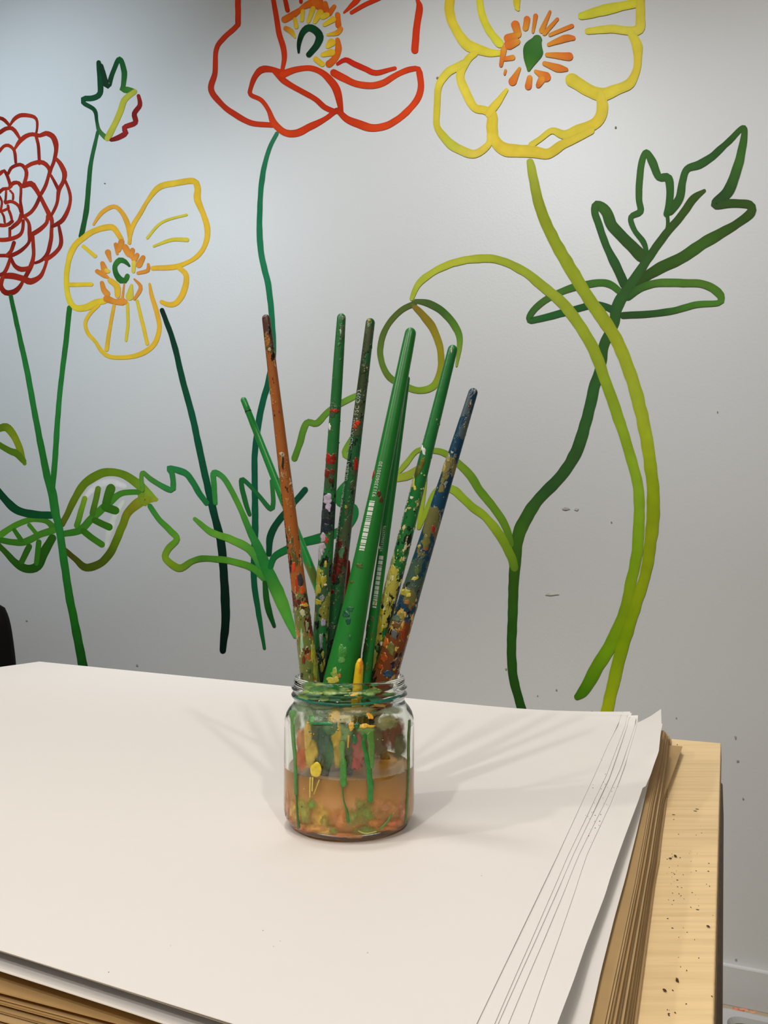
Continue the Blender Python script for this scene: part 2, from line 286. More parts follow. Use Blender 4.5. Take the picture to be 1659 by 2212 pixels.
leafM=painted('painted_jagged_leaves','painted jagged green leaves behind the brushes',wall_back,[
 ("307,1058,10 307,1021,9 327,1036,11 368,1058,12 374,1046,12 371,1021,12 365,1011,12 399,1021,14 415,1039,13 430,1065,13 446,1086,12",'#5a8a28 #2f7c38 #24743a #1c6a34'),
 ("539,1111,8 528,1077,11 521,1036,10 537,1046,9 562,1074,9 584,1099,11 590,1086,10 587,1039,9",'#1c5c24 #1a6030 #2a7030'),
 ("324,1093,11 343,1121,12 368,1146,13 382,1164,14 363,1186,14 358,1206,15 387,1227,16 415,1212,13 443,1206,13 499,1212,14 546,1227,16 580,1256,18",'#2f7c30 #4f8c24 #708c1c #3f7420 #4f8c24 #2f7428'),
 ("421,1121,9 456,1149,14 499,1165,16 540,1187,18 562,1221,18",'#4f8c2c #5f9a2c #2f7c34'),
 ("465,1086,10 462,1046,12 462,1021,13 481,1030,12 499,1058,12 518,1096,12 537,1140,14 556,1180,20 572,1221,26 593,1265,28 612,1309,26 637,1374,10",'#2a7c34 #34843c #4c8c2a #2c7a34 #24702c #4c8a2c #3f8a34'),
 ("659,1058,13 631,1090,12 600,1127,14 584,1159,15 581,1196,12",'#0a4630 #083c20'),
 ("584,1224,12 593,1202,14 619,1187,16 656,1171,18 703,1159,20 738,1146,20 763,1121,15 766,1096,12 735,1085,18 731,1068,14 744,1049,14 765,1030,12",'#14602c #14642c #1a6a34 #2a7434'),
 ("636,990,13 647,958,14 662,914,14 684,914,14 709,889,13 744,867,13 785,848,12",'#4a7c24 #5a8a2c #6a9a34'),("603,1036,7 607,1052,7",'#4a7c24'),("769,933,11 744,977,12 755,988,12 768,998,10",'#5a8a28 #7aa034'),
 ("572,1259,10 578,1309,14 592,1352,8",'#1a4c18 #0c3c14')])
BL='#2c5420'; BM='#34602a'
leafR=painted('painted_lobed_leaf','painted dark green lobed leaf on a branching stalk',wall_back,[
 ("1447,456,18 1467,429,18 1474,392,16 1484,365,15 1511,355,18 1538,338,16 1572,307,13 1607,276,12 1602,324,18 1589,375,22 1572,415,24 1545,441,20 1578,439,18 1619,442,18 1622,459,20 1592,483,18 1558,503,22 1518,526,24 1471,557,24 1423,580,24 1390,600,20 1370,614,12",'#2f5c20 #34642a #2c5a24 #356224 #3c6e28 #2a5024 #35561c #34561a #3a6420 #345a18 #2c4c18'),
 ("1440,462,14 1447,429,16 1444,385,18 1423,382,16 1410,351,18 1396,328,12 1386,351,14 1381,392,15 1380,429,14 1383,456,14 1363,469,12 1370,496,12 1390,523,12 1396,543,10",'#2f6024 #34682c #3c6c28 #346428 #2a5c24'),("1441,460,8 1442,490,8 1432,515,8",'#2c5820'),
 ("1349,614,20 1329,570,20 1309,530,16 1295,489,16 1285,459,16 1289,442,18 1309,456,24 1322,486,24 1353,520,24 1386,553,26",'#245020 #2c5a28 #2f6028 #3a6624 #2c5420 #34561c'),
 ("1356,641,16 1386,621,16 1423,611,17 1471,611,17 1521,614,17 1551,631,18 1558,644,15 1551,654,12 1504,658,14 1454,671,14 1403,678,15 1346,681,15",'#2c5824 #4a7c28 #4f7c28 #4a8428 #2c5a24 #285020'),
 ("1336,627,14 1309,611,16 1268,614,16 1228,624,15 1184,644,14 1151,671,14 1144,691,14 1167,688,14 1218,675,15 1268,661,14 1295,658,14 1329,671,16",'#3a7024 #3a7024 #44702a #24602a #205828 #285824')])
sub(leafR,'painted_stem',[("1521,412,8 1498,429,16 1471,466,17 1437,506,16 1403,553,18 1376,594,20 1349,634,24 1332,665,24 1326,698,22 1305,745,22 1296,797,22 1283,838,24 1269,898,24 1246,973,26 1212,1027,24 1161,1081,24 1131,1128,28 1117,1168,26 1112,1226,24 1109,1260,22 1108,1312,21 1105,1392,20 1108,1458,20 1122,1516,20 1135,1560,20",
  '#38581c #34561c #305c24 #2f5c28 #2c5820 #2c5c28 #2c5424 #285022 #345c18 #2a4a10 #1e420c #1a3a0c #143408')])
sub(leafR,'painted_side_leaf',[
 ("1104,1175,14 1091,1135,16 1067,1097,17 1037,1060,18 1016,1027,18 989,1000,16 962,979,14 935,973,12 902,973,10 878,1000,12 861,1020,8",'#4c701c #5c8420 #5c8820 #6c9024 #7a9c2c #8aa434'),
 ("1111,1225,20 1106,1205,20 1084,1162,20 1050,1118,18 1016,1091,17 983,1060,18 966,1054,14",'#50701a #6c8a1c #84a024 #7c9c20 #88a830'),
 ("858,1033,16 881,1027,18 905,1013,14 915,1027,16 912,1074,14 904,1140,8",'#94a834 #7c9030 #8aa42c #8fa424'),("905,1140,8 922,1101,12 942,1060,12 966,1052,10",'#88a028 #80a02c')])
loop=painted('painted_drooping_bud','painted round drooping bud on a curved lime stem',wall_back,[
 ("895,655,12 864,672,12 837,703,12 822,743,13 824,780,13 841,814,14 875,834,14 908,843,14 939,831,15 952,794,14 950,750,15 935,709,17 912,679,16 893,660,10",'#4a6028 #526a2c #56742c #5f8028 #7aa02c #8c8c20 #8a8020 #7c6c20'),
 ("898,650,9 925,655,15 955,672,16 982,703,16 993,736,13 986,790,5",'#4a642c #3c6424 #5c8c2c #84a434')])
sub(loop,'painted_stem',[("889,645,9 905,612,14 940,585,15 985,566,16 1040,558,17 1080,562,17 1130,585,19 1175,620,22 1215,655,24 1250,700,25 1285,760,25 1310,830,24 1335,900,24 1360,980,22 1378,1050,23 1380,1120,24 1375,1200,24 1362,1260,24 1350,1320,26 1320,1390,28 1290,1440,28 1262,1490,24 1247,1505,14",
  '#a4b838 #b0bc38 #98ac2c #94a82c #94a828 #84a024 #80a020 #789c20 #6c9014 #687c0c #587808 #2c5404')])
Y1='#d8cc44'; Y2='#d4c840'
pop3=painted('painted_poppy','painted large pale yellow poppy at the top right',wall_back,[
 ("990,-90,20 972,-6,20 972,31,20 988,69,20 1010,97,24 1035,107,22 1060,114,17 1082,114,12",Y1+' #c8b830 '+Y2+' #d4cc3c'),
 ("1030,-50,15 1035,-6,15 1041,31,16 1057,66,17 1079,94,18",'#ccc83c #c4cc3c'),("1120,-60,15 1116,8,15 1119,20,8",'#d8c030'),
 ("1256,34,16 1307,21,24 1339,14,20 1376,6,18",'#bcc83c #c8cc3c'),("1390,-90,20 1383,-6,20 1383,31,20 1380,63,22 1351,66,18 1320,62,18 1270,67,14",'#d8c838 #d8c440 #dccc50 #dccc44'),
 ("1364,72,18 1376,100,22 1376,144,16 1361,179,22 1329,194,24 1301,204,28 1270,194,28 1235,172,28",'#dccc48 #d0c43c #d4cc48 #d4cc40 #d0c840'),
 ("1298,207,24 1301,238,24 1286,266,24 1251,279,22 1220,291,20 1192,282,14 1166,301,12 1148,313,14",'#dccc48 #d8c83c #d4cc44 '+Y1),
 ("1276,282,16 1245,298,18 1213,313,20 1182,332,22 1145,326,26 1094,323,28 1069,304,24 1063,276,24 1063,248,22 1047,238,18 1025,232,18 1007,201,20 994,163,18 1010,129,16 1025,116,14",Y1+' #d4c43c #dcc840 #d8c838 #d8cc48 #d8c83c'),
 ("1057,244,20 1076,219,16 1094,194,8",'#dcc840 #d8c840'),
 ("1000,138,18 966,157,18 947,188,15 944,232,14 944,273,14 969,307,20 994,323,20 1025,332,18 1054,313,14 1057,292,12",'#d4cc48 #d4cc48 #c8c034 #c4bc34 #b8c440 #dccc50 #dccc48')])
Sx='#cc7028 #d89030'
sub(pop3,'painted_stamens',[(s,Sx) for s in ("1138,41,14 1135,60,14","1157,34,10 1151,69,6","1113,53,18 1119,72,16","1188,25,6 1170,66,12","1204,41,7 1176,72,10","1235,56,10 1188,75,8","1238,82,10 1220,83,16 1185,96,8","1229,122,18 1182,118,10","1223,150,9 1205,147,18 1176,137,10","1179,166,22 1157,154,8","1163,184,12 1170,172,16","1141,186,16 1144,168,12","1107,176,18 1122,148,7","1090,160,5 1092,152,6","1082,141,8 1088,107,14","1097,82,18 1119,75,14","1100,96,22 1116,90,16","1091,127,10 1107,124,12")])
sub(pop3,'painted_pistil',[("1160,86,22 1154,100,38 1150,115,42 1146,130,30 1142,150,8",'#3a7434 #2f6c24 #447c24')])
sub(pop3,'painted_stem',[("1145,350,16 1150,375,20 1161,429,22 1177,476,24 1201,526,26 1235,584,27 1268,638,27 1302,688,28 1329,729,28 1355,790,28 1377,860,28 1395,940,27 1409,1040,27 1411,1100,28 1405,1170,26 1394,1240,24 1372,1310,24 1353,1370,26 1338,1420,27 1324,1480,26 1310,1540,26 1300,1590,26",
  '#a8b83c #88981c #90a420 #90a424 #98a824 #94a82c #94a820 #7c940c #7c8c10 #74840c #607804 #70800c #848408')])
spots=[(1202,1490,3,3),(1161,1503,2,2),(1093,1445,3,3),(1279,1538,5,3),(1321,1128,2,2),(1589,1593,3,4),(1594,1644,4,3),(1605,1725,3,3),(1461,1551,2,2),(57,1341,3,2),(236,180,2,2),(296,1437,3,3),(226,396,2,2),(1550,890,2,2),(1590,2073,3,3),(1600,2104,3,3),(1651,2108,3,3),(1612,2147,3,3),(1592,2169,4,2),(945,168,3,3),(1330,275,3,3)]
o=painted('paint_speck',None,wall_back,[],[(x,y,rx*.72,ry*.72,'#747064') for x,y,rx,ry in spots]+[(1191,1284,16,2.5,'#9a9c8c'),(1222,1099,8,3,'#9a9c98'),(1245,1100,5,3,'#a6a8a4')])
o['label']='small dark dried paint specks and scuffs'; o['kind']='stuff'
# ---------------------------------------------------------------- papers, board, table
def paper_mat(name,col,rough,fiber=0,trans=0):
    m=mat(name,col,rough); g=N(m); tc=g.n('ShaderNodeTexCoord'); n2=g.n('ShaderNodeTexNoise',Scale=(55.0 if not fiber else 40.0),Detail=6.0); g.l(tc,'Object',n2,'Vector')
    mr=g.n('ShaderNodeMapRange'); mr.inputs[3].default_value=1-.02-fiber; mr.inputs[4].default_value=1+fiber; g.l(n2,'Fac',mr,0)
    v=g.n('ShaderNodeVectorMath',operation='SCALE'); v.inputs[0].default_value=col; g.t.links.new(mr.outputs[0],v.inputs['Scale']); g.l(v,0,g.b,'Base Color')
    bp=g.n('ShaderNodeBump',Strength=.08,Distance=.001); g.l(n2,'Fac',bp,'Height'); g.l(bp,0,g.b,'Normal'); return m
M['paper']=paper_mat('white_cartridge_paper',(.80,.785,.765),.6)
M['kraft']=[paper_mat('kraft_paper_%d'%i,c,.7,.12) for i,c in enumerate([(.42,.275,.12),(.46,.31,.14),(.36,.23,.10),(.50,.35,.17)])]
def lerp(a,b,t): return a+(b-a)*t
def sample(poly,t):      # poly: points, t 0..1 by length
    L=[(poly[i+1]-poly[i]).length for i in range(len(poly)-1)]; s=t*sum(L)
    for i,l in enumerate(L):
        if s<=l or i==len(L)-1: return poly[i].lerp(poly[i+1],s/l if l else 0)
        s-=l
N0a=PZ(0,2047); N0b=PZ(400,2172)
BV=[]
from mathutils.bvhtree import BVHTree
def isect(p,d,q,e):
    det=d.x*e.y-d.y*e.x; r=q-p; t=(r.x*e.y-r.y*e.x)/det; return p+d*t
def sheet(name,right,dz,th,m,near=(N0a,N0b),near_off=0,FL=(85,1429),wave=.0006,seed=0,curl_w=.10,nearz=0,far_off=0,left_off=0,lip=0):
    """right: photograph points (x,y,extra height) of the right edge from far to near; dz: level under the top sheet"""
    R_=[PZ(x,y,dz+e) for x,y,e in right]
    nd=(near[1]-near[0]).normalized(); npnt=near[0]-NV*near_off
    if R_[-1].dot(NV)>0:
        d=(R_[-1]-R_[-2]).normalized(); end=isect(Vector((R_[-1].x,R_[-1].y,0)),Vector((d.x,d.y,0)),Vector((npnt.x,npnt.y,0)),nd); end.z=T+dz+right[-1][2]*.5; R_.append(end)
    fl_=PZ(FL[0],FL[1],0); fl_=Vector((fl_.x,fl_.y,T+dz))-NV*far_off+UV*left_off
    nl=isect(Vector((fl_.x,fl_.y,0)),NV,Vector((npnt.x,npnt.y,0)),nd); nl.z=T+dz
    nv,us=80,[0,.1,.2,.3,.4,.5,.6,.68,.75,.8,.84,.87,.9,.92,.94,.955,.97,.98,.99,1]
    v=[];f=[]
    for i in range(nv+1):
        t=i/nv; rp=sample(R_,t); lp=fl_.lerp(nl,t); hz=rp.z-(T+dz)
        for s in us:
            p=lp.lerp(rp,s); dist=(1-s)*(rp-lp).length
            base=Vector((p.x,p.y,T+dz+hz*max(0,1-dist/curl_w)**2))
            e=math.exp(-(1-t)*14)*nearz
            wv=wave*noise.noise(Vector((p.x*9,p.y*9,seed*3.1)))*(.3 if dist>.15 and t<.9 else 1)
            base.z+=lip*math.exp(-(lp-nl).length/.010)
            base.z+=wv+e*noise.noise(Vector((p.x*5+seed,2,seed)))
            v.append(base)
    for p in v:
        for bt in BV:
            h_=bt.ray_cast(Vector((p.x,p.y,T+.2)),Vector((0,0,-1)))
            if h_[0] is not None and p.z<h_[0].z+th+.00028: p.z=h_[0].z+th+.00028
    k=len(us); n0=len(v); v+=[p-Vector((0,0,th)) for p in v]
    for i in range(nv):
        for j in range(k-1):
            a=i*k+j; f.append((a,a+1,a+k+1,a+k)[::-1]); f.append((n0+a,n0+a+1,n0+a+k+1,n0+a+k))
    for i in range(nv):
        a=i*k+k-1; f.append((a,a+k,n0+a+k,n0+a)); a=i*k; f.append((a+k,a,n0+a,n0+a+k))
    for j in range(k-1):
        f.append((j,j+1,n0+j+1,n0+j)); a=nv*k+j; f.append((a+1,a,n0+a,n0+a+1))
    BV.append(BVHTree.FromPolygons([tuple(p) for p in v[:n0]],[q for q in f[:nv*(k-1)*2:2]]))
    if len(BV)>5: BV.pop(0)
    org=Vector((fl_.x,fl_.y,T+dz)); o=mesh_obj(name,[p-org for p in v],f,m); o.location=org; o.data.set_sharp_from_angle(angle=R(35))
    return o
L0=[(1345,1541,.006),(1313,1612,.001),(1203,1850,0),(1029,2212,0)]
L1=[(1362,1537,.009),(1355,1555,.004),(1311,1671,.001),(1226,1850,0),(1068,2212,0)]
L2=[(1365,1540,.010),(1357,1562,.004),(1316,1680,.001),(1237,1850,0),(1076,2212,0)]
L3=[(1378,1545,.011),(1377,1566,.004),(1349,1655,.001),(1319,1738,0),(1268,1850,0),(1144,2212,0)]
L3b=[(1374,1550,.009),(1370,1572,.004),(1340,1660,.001),(1305,1738,0),(1250,1850,0),(1099,2212,0)]
L4=[(1428,1531,.022),(1429,1566,.016),(1423,1622,.009),(1413,1649,.004),(1406,1671,.003),(1397,1692,.002),(1395,1698,.002),(1389,1699,.002),(1380,1727,.002),(1349,1810,.003),(1318,1896,.003),(1307,1932,.002),(1266,2038,.002),(1238,2120,.003),(1203,2212,.003)]
L5=[(1431,1563,.006),(1424,1605,.002),(1400,1694,0),(1374,1804,0),(1351,1898,0),(1328,1981,0),(1299,2095,0),(1273,2212,0)]
gp='white sheets of the paper stack'
white=[(L0,0,.0015,'topmost large white paper sheet, the one the jar stands on'),
 (L1,-.0006,-.001,'white paper sheet directly under the top sheet, corner peeking past it'),
 (L2,-.0012,-.002,'third white sheet down, barely showing past the second one'),
 (L3b,-.0018,-.002,'fourth white sheet down, narrow strip showing at its right edge'),
 (L3,-.0024,-.001,'fifth white sheet with the pointed corner just left of the curled one'),
 (L4,-.0032,-.003,'white sheet with torn curled right edge and raised far corner'),
 (L5,-.0100,.014,'lowest white sheet in the stack, shaded by the curled sheet above')]
top=[(1435,1578),(1426,1640),(1413,1694),(1403,1735),(1391,1804),(1380,1860),(1373,1900),(1306,2212)]
bot=[(1449,1596),(1447,1650),(1443,1694),(1438,1735),(1428,1804),(1422,1860),(1414,1900),(1373,2212)]
NK=22; KD=-.0125; ZB=-.036
kn=(PZ(0,2128,KD),PZ(300,2206,KD))
random.seed(11)
KR=[(random.uniform(-1.6,1.6),random.uniform(-.06,.06),random.uniform(-.002,.004),random.uniform(0,.004)) for k in range(NK)]
for k in reversed(range(NK)):
    f_=k/(NK-1); dz=KD+(ZB+.0012-KD)*f_; j=KR[k][0] if k else 0; ff=min(1,max(0,f_**.8+KR[k][1])) if k else 0
    rr=[(lerp(a[0],b_[0],ff)+j,lerp(a[1],b_[1],ff),(.0025*(1-f_) if q==0 else 0)) for q,(a,b_) in enumerate(zip(top,bot))]
    splay=k in (15,17)
    if splay: rr[0]=(1474-(k-15)*2,1612,.001); rr[1]=(1461,1650,0); rr[2]=(1446,1690,0)
    o=sheet('kraft_sheet',rr,dz,.0006,M['kraft'][(k*7)%4],near=kn,near_off=KR[k][2]+.004*f_,seed=k+20,wave=.0002,nearz=0.0003,far_off=.03+KR[k][3]-(.01 if splay else 0),left_off=.01)
    if k==0: lb='topmost brown kraft sheet under the white paper'
    elif splay: lb='brown kraft sheet with a corner splayed out over the plywood' if k==15 else 'lower brown kraft sheet splayed out over the plywood'
    else: lb='brown kraft sheet seen as a thin edge in the stack over the plywood'
    tag(o,lb,'paper','brown kraft sheets under the white paper')
for i,(Rr,dz,no,lb) in reversed(list(enumerate(white))):
    nl_=(N0a,N0b) if i<6 else (PZ(0,2099,-.006),PZ(300,2196,-.006))
    o=sheet('paper_sheet',Rr,dz,.0002 if i<6 else .0003,M['paper'],near=nl_,near_off=no if i<6 else 0,lip=0 if i<6 else .004,seed=i,wave=.0002 if i<5 else .0008,nearz=0 if i<4 else .002,far_off=0 if i==0 else .004+i*.001,left_off=.003*i,curl_w=.16 if i<5 else .05)
    tag(o,lb,'paper',gp)
def wood(name,c1,c2,sx,sy,rough=.5,rot=0,contrast=.5,speck=0):
    m=mat(name,c1,rough); g=N(m); tc=g.n('ShaderNodeTexCoord'); mp=g.n('ShaderNodeMapping'); mp.inputs['Rotation'].default_value=(0,0,rot); mp.inputs['Scale'].default_value=(sx,sy,sx)
    g.l(tc,'Object',mp,'Vector'); n1=g.n('ShaderNodeTexNoise',Scale=1.0,Detail=5.0,Distortion=.6); g.l(mp,0,n1,'Vector')
    n3=g.n('ShaderNodeTexNoise',Scale=6.0,Detail=2.0); g.l(tc,'Object',n3,'Vector')
    ma=g.n('ShaderNodeMath',operation='MULTIPLY_ADD'); ma.inputs[1].default_value=.45; g.l(n3,'Fac',ma,0); g.l(n1,'Fac',ma,2)
    cr=g.n('ShaderNodeValToRGB'); cr.color_ramp.elements[0].position=.5; cr.color_ramp.elements[0].color=(*c2,1); cr.color_ramp.elements[1].position=.5+contrast*.6; cr.color_ramp.elements[1].color=(*c1,1); g.l(ma,0,cr,0)
    last=cr
    if speck:
        vo=g.n('ShaderNodeTexVoronoi',Scale=90.0); g.l(tc,'Object',vo,'Vector')
        lt=g.n('ShaderNodeMath',operation='LESS_THAN'); lt.inputs[1].default_value=.13; g.l(vo,'Distance',lt,0)
        n4=g.n('ShaderNodeTexNoise',Scale=9.0,Detail=1.0); g.l(tc,'Object',n4,'Vector'); gt=g.n('ShaderNodeMath',operation='GREATER_THAN'); gt.inputs[1].default_value=.56; g.l(n4,'Fac',gt,0)
        mu=g.n('ShaderNodeMath',operation='MULTIPLY'); g.l(lt,0,mu,0); g.l(gt,0,mu,1)
        mx=g.n('ShaderNodeMixRGB'); mx.inputs[2].default_value=(.12,.07,.03,1); g.l(mu,0,mx,0); g.l(cr,0,mx,1); last=mx
    g.l(last,0,g.b,'Base Color'); return m
M['ply']=wood('pale_plywood',(.86,.65,.35),(.72,.53,.27),9,190,.5,R(24),.5,1)
M['plyedge']=wood('plywood_edge',(.55,.40,.22),(.35,.22,.1),200,200,.6)
M['dark']=wood('stained_brown_timber',(.13,.085,.04),(.08,.05,.025),8,60,.55,R(24))
zb=ZB
c_far=PZ(1557,1605,zb); c_near=PZ(1541,2212,zb); dn=(c_near-c_far).normalized(); fdir=(PZ(1440,1592,zb)-c_far).normalized(); fdir=(-UV*.97+fdir*.03).normalized()
board=empty('plywood_board',c_far+fdir*.7+dn*.4-Z*.018); tag(board,'pale plywood drawing board lying under the stack of paper','board')
mb=MB(); mb.box(c_far-Z*.0181,dn*.83,fdir*1.32,Z*.018)
o=mb.build('board_panel',M['ply']); bevel(o,.0008); adopt(o,board)
mb=MB(); mb.box(c_far-Z*.018-dn*.0,dn*.83,-fdir*.0002,Z*.0172)
o=mb.build('edge_strip',M['plyedge']); adopt(o,board); o['label']='thin raw plywood edge'
zl=zb-.0185
t_far=PZ(1561,1690,zl); t_near=PZ(1555.5,2212,zl); td=(t_near-t_far).normalized()
tab=empty('work_table',(t_far.x-.6,t_far.y-.4,0)); tag(tab,'dark brown timber work table under the plywood board','table')
mb=MB(); mb.box(t_far-Z*.035,td*.80,-UV*1.25,Z*.035); o=mb.build('tabletop',M['dark']); bevel(o,.002); adopt(o,tab)
for (a,b_) in ((.03,.04),(.72,.04),(.03,1.16),(.72,1.16)):
    q=t_far+td*a-UV*b_; q=Vector((q.x,q.y,0)); mb=MB(); mb.box(q,td*.05,-UV*.05,Z*(T+zl-.035)); o=mb.build('leg',M['dark']); bevel(o,.003); adopt(o,tab)
for (a,b_,da,db) in ((.035,.09,.02,1.07),(.745,.09,.02,1.07)):
    q=t_far+td*a-UV*b_-Z*.115; mb=MB(); mb.box(q,td*da,-UV*db,Z*.08); o=mb.build('apron',M['dark']); adopt(o,tab)
for b_ in (.045,1.18):
    q=t_far+td*.08-UV*b_-Z*.115; mb=MB(); mb.box(q,td*.64,-UV*.02,Z*.08); o=mb.build('apron',M['dark']); adopt(o,tab)
# crumbs of dried paint and pencil dust on paper and board
mb=MB()
def crumb(x,y,dz,s,c):
    p=PZ(x,y,dz)
    if dz>-.02:
        hs=[h_[0].z for h_ in (bt.ray_cast(Vector((p.x,p.y,T+.2)),Vector((0,0,-1))) for bt in BV) if h_[0] is not None]
        if hs: p.z=max(hs)
    a=random.random()*6; s=s*.00028
    q=[Vector((math.cos(a+i*1.57)*s*(1.5 if i%2 else .7),math.sin(a+i*1.57)*s*(1.5 if i%2 else .7),0)) for i in range(4)]
    mb.add([p+v for v in q]+[p+v*.6+Z*s*.8 for v in q],[(3,2,1,0),(4,5,6,7),(0,1,5,4),(1,2,6,5),(2,3,7,6),(3,0,4,7)],c)
dk=(.05,.035,.025)
for i in range(36): crumb(random.gauss(1310,16)-0,random.gauss(1735,35),-.0024,random.uniform(.5,1.6),dk)
for i in range(16): crumb(random.gauss(1290,20),random.gauss(1790,20),-.0020,random.uniform(.5,1.3),dk)
for i in range(9): crumb(random.uniform(0,1100),random.uniform(1640,2150),.0002,random.uniform(.5,.9),(.25,.22,.2))
crs=mb.build('paint_crumbs',M['wet'],None,False,True); tag(crs,'scattered dark crumbs lying on the edges of the white sheets','crumbs',kind='stuff')
mb=MB()
for i in range(70): crumb(random.uniform(1440,1540) if i%2 else random.gauss(1462,18),random.gauss(1900,50) if i%3 else random.uniform(1640,2200),ZB,random.uniform(.5,1.7),(.09,.05,.03))
for x,y,s in ((1459,1850,4),(1448,1855,3),(1463,1609,3),(1530,2002,3),(1436,2140,3),(1463,2118,4)): crumb(x,y,ZB+(.0005 if y>1700 else .03*0),s,(.07,.04,.025))
o=mb.build('sawdust_crumbs',M['wet'],None,False,True); tag(o,'scattered dark crumbs and specks lying on the plywood board','crumbs',kind='stuff')
# ---------------------------------------------------------------- jar
J=Vector((JX,JY,T+.0003))
outer=[(0,.0012),(.029,.0012),(.0315,0),(.0345,.0006),(.0375,.0035),(.0388,.006),(.0394,.0085),(.03975,.013),(.03975,.060),(.0395,.0635),(.0385,.0668),(.0368,.0695),(.0350,.0715),(.0340,.0733),(.0338,.0748),(.0347,.0758),(.0356,.0768),(.0357,.0777),(.0348,.0789),(.0340,.0796),(.0342,.0803),(.0355,.0811),(.0356,.0819),(.0345,.0828),(.0340,.0838),(.0341,.0866),(.0338,.0878),(.0330,.0884)]
inner=[(.0318,.0882),(.0311,.0874),(.0309,.086),(.0310,.0745),(.0325,.0725),(.0350,.0695),(.0365,.066),(.0373,.0625),(.0375,.058),(.0375,.012),(.0368,.008),(.034,.0055),(.028,.0048),(0,.0046)]
def lathe(prof,seg=96):
    v=[];f=[]
    rows=[]
    for r,z in prof:
        if r==0: rows.append([len(v)]); v.append(Vector((0,0,z)))
        else:
            rows.append(list(range(len(v),len(v)+seg))); v+=[Vector((r*math.cos(2*math.pi*i/seg),r*math.sin(2*math.pi*i/seg),z)) for i in range(seg)]
    for a,b_ in zip(rows,rows[1:]):
        for i in range(seg):
            j=(i+1)%seg
            if len(a)==1: f.append((a[0],b_[j],b_[i]))
            elif len(b_)==1: f.append((a[i],a[j],b_[0]))
            else: f.append((a[i],a[j],b_[j],b_[i]))
    return v,f
M['glass']=mat('clear_glass',(.93,.97,.94),0.0,**{'Transmission Weight':1.0,'IOR':1.47})
jar=empty('glass_jar',J); tag(jar,'clear glass jar smeared with paint, half full of brown water','jar')
v,f=lathe(outer+inner)
jb=mesh_obj('jar_glass',v,f,M['glass'],jar)
M['water']=mat('murky_paint_water',lin('#f4b052'),.3,**{'Subsurface Weight':.15,'Subsurface Radius':(.01,.006,.003)})
LQ=.0343
v,f=lathe([(0,.0045),(.028,.0047),(.0341,.0054),(.0369,.0079),(.03762,.012),(.03762,LQ+.0010),(.0374,LQ+.0008),(.0366,LQ+.0001),(.0355,LQ-.0002),(0,LQ-.0003)])
wt=mesh_obj('paint_water',v,f,M['water'],jar); wt['label']='murky brown paint water'
def jr(z):
    z=max(0.0005,z)
    P_=outer[2:]
    for (r0,z0),(r1,z1) in zip(P_,P_[1:]):
        if z0<=z<=z1 and z1>z0: return r0+(r1-r0)*(z-z0)/(z1-z0)
    return .034
def hit(px,py,A,D,rad,h):   # nearest point of a body of revolution under a photograph point, raised by h
    r=ray(px,py).normalized(); w0=CAM-A
    rd=r-D*r.dot(D); wd=w0-D*w0.dot(D)
    t=-wd.dot(rd)/rd.dot(rd)   # closest approach
    s=(w0+r*t).dot(D)
    for _ in range(5):
        Rr=rad(s); a=rd.dot(rd); b_=2*wd.dot(rd); c=wd.dot(wd)-Rr*Rr; q=b_*b_-4*a*c
        tt=(-b_-math.sqrt(q))/(2*a) if q>0 else -b_/(2*a)
        p=w0+r*tt; s=p.dot(D)
    rv=p-D*s; n=rv.normalized() if rv.length>0 else Vector((0,-1,0))
    return A+D*s+n*(rad(s)+h)
def jp(x,y,h): return hit(x,y,J,Z,jr,h)-J
def jcol(c): return lin(c)
mb=MB(); 
def js(s,cols,th=.0003): stroke(mb,pts(s),[jcol(c) for c in cols.split()],jp,th,.0003,step=3,wob=.15)
mf=MB(); fi=[0]
def jb_(x,y,rx,ry,c,th=.0003,**k): blob(mb,x,y,rx,ry,jcol(c),jp,th,.0004,seg=24,jag=.32,**k)
def jf_(x,y,rx,ry,c,th=.00008,**k):
    fi[0]+=1; blob(mf,x,y,rx*1.35,ry*1.35,jcol(c),jp,th,.00004+fi[0]*.000004,seg=24,film=True,**k)
for grp in ([("632,1540,16 633,1556,9 634,1589,8 638,1641,7 640,1715,6",'#5f8f50 #4c8a3a #3c7c30'),("640,1716,4 641,1722,3 643,1758,4 646,1786,7",'#3a7020 #2a5a1a')],
 [("740,1606,12 739,1631,11 740,1646,11",'#6a9a50'),("741,1644,14 742,1692,15",'#4a8f3c'),("739,1692,4 742,1726,3 749,1753,5 752,1774,6",'#3f7c2c')],
 [("801,1589,18 802,1620,16 803,1655,9",'#5a8a3c #64944a'),("787,1589,10 785,1610,9 791,1631,11 797,1663,13 800,1694,13 800,1728,11",'#2c7c34 #348a38')],
 [("884,1557,5 882,1610,6 882,1663,5 880,1715,4 875,1780,6",'#4a6a2c #4f6e1c')]):
    mb=MB()
    for q in grp: js(*q)
    o=mb.build('paint_drip',M['wet'],jar,True,True); o['label']='long green paint drip down the glass'
mb=MB()
blob(mb,682,1663,12,17,lin('#e0c83c'),jp,.0003,.00008,seg=24,jag=.06); js("671,1680,3 670,1722,2",'#d8c858'); js("690,1685,3 679,1715,2",'#c8b850'); js("676,1680,3 675,1708,2",'#d8c860')
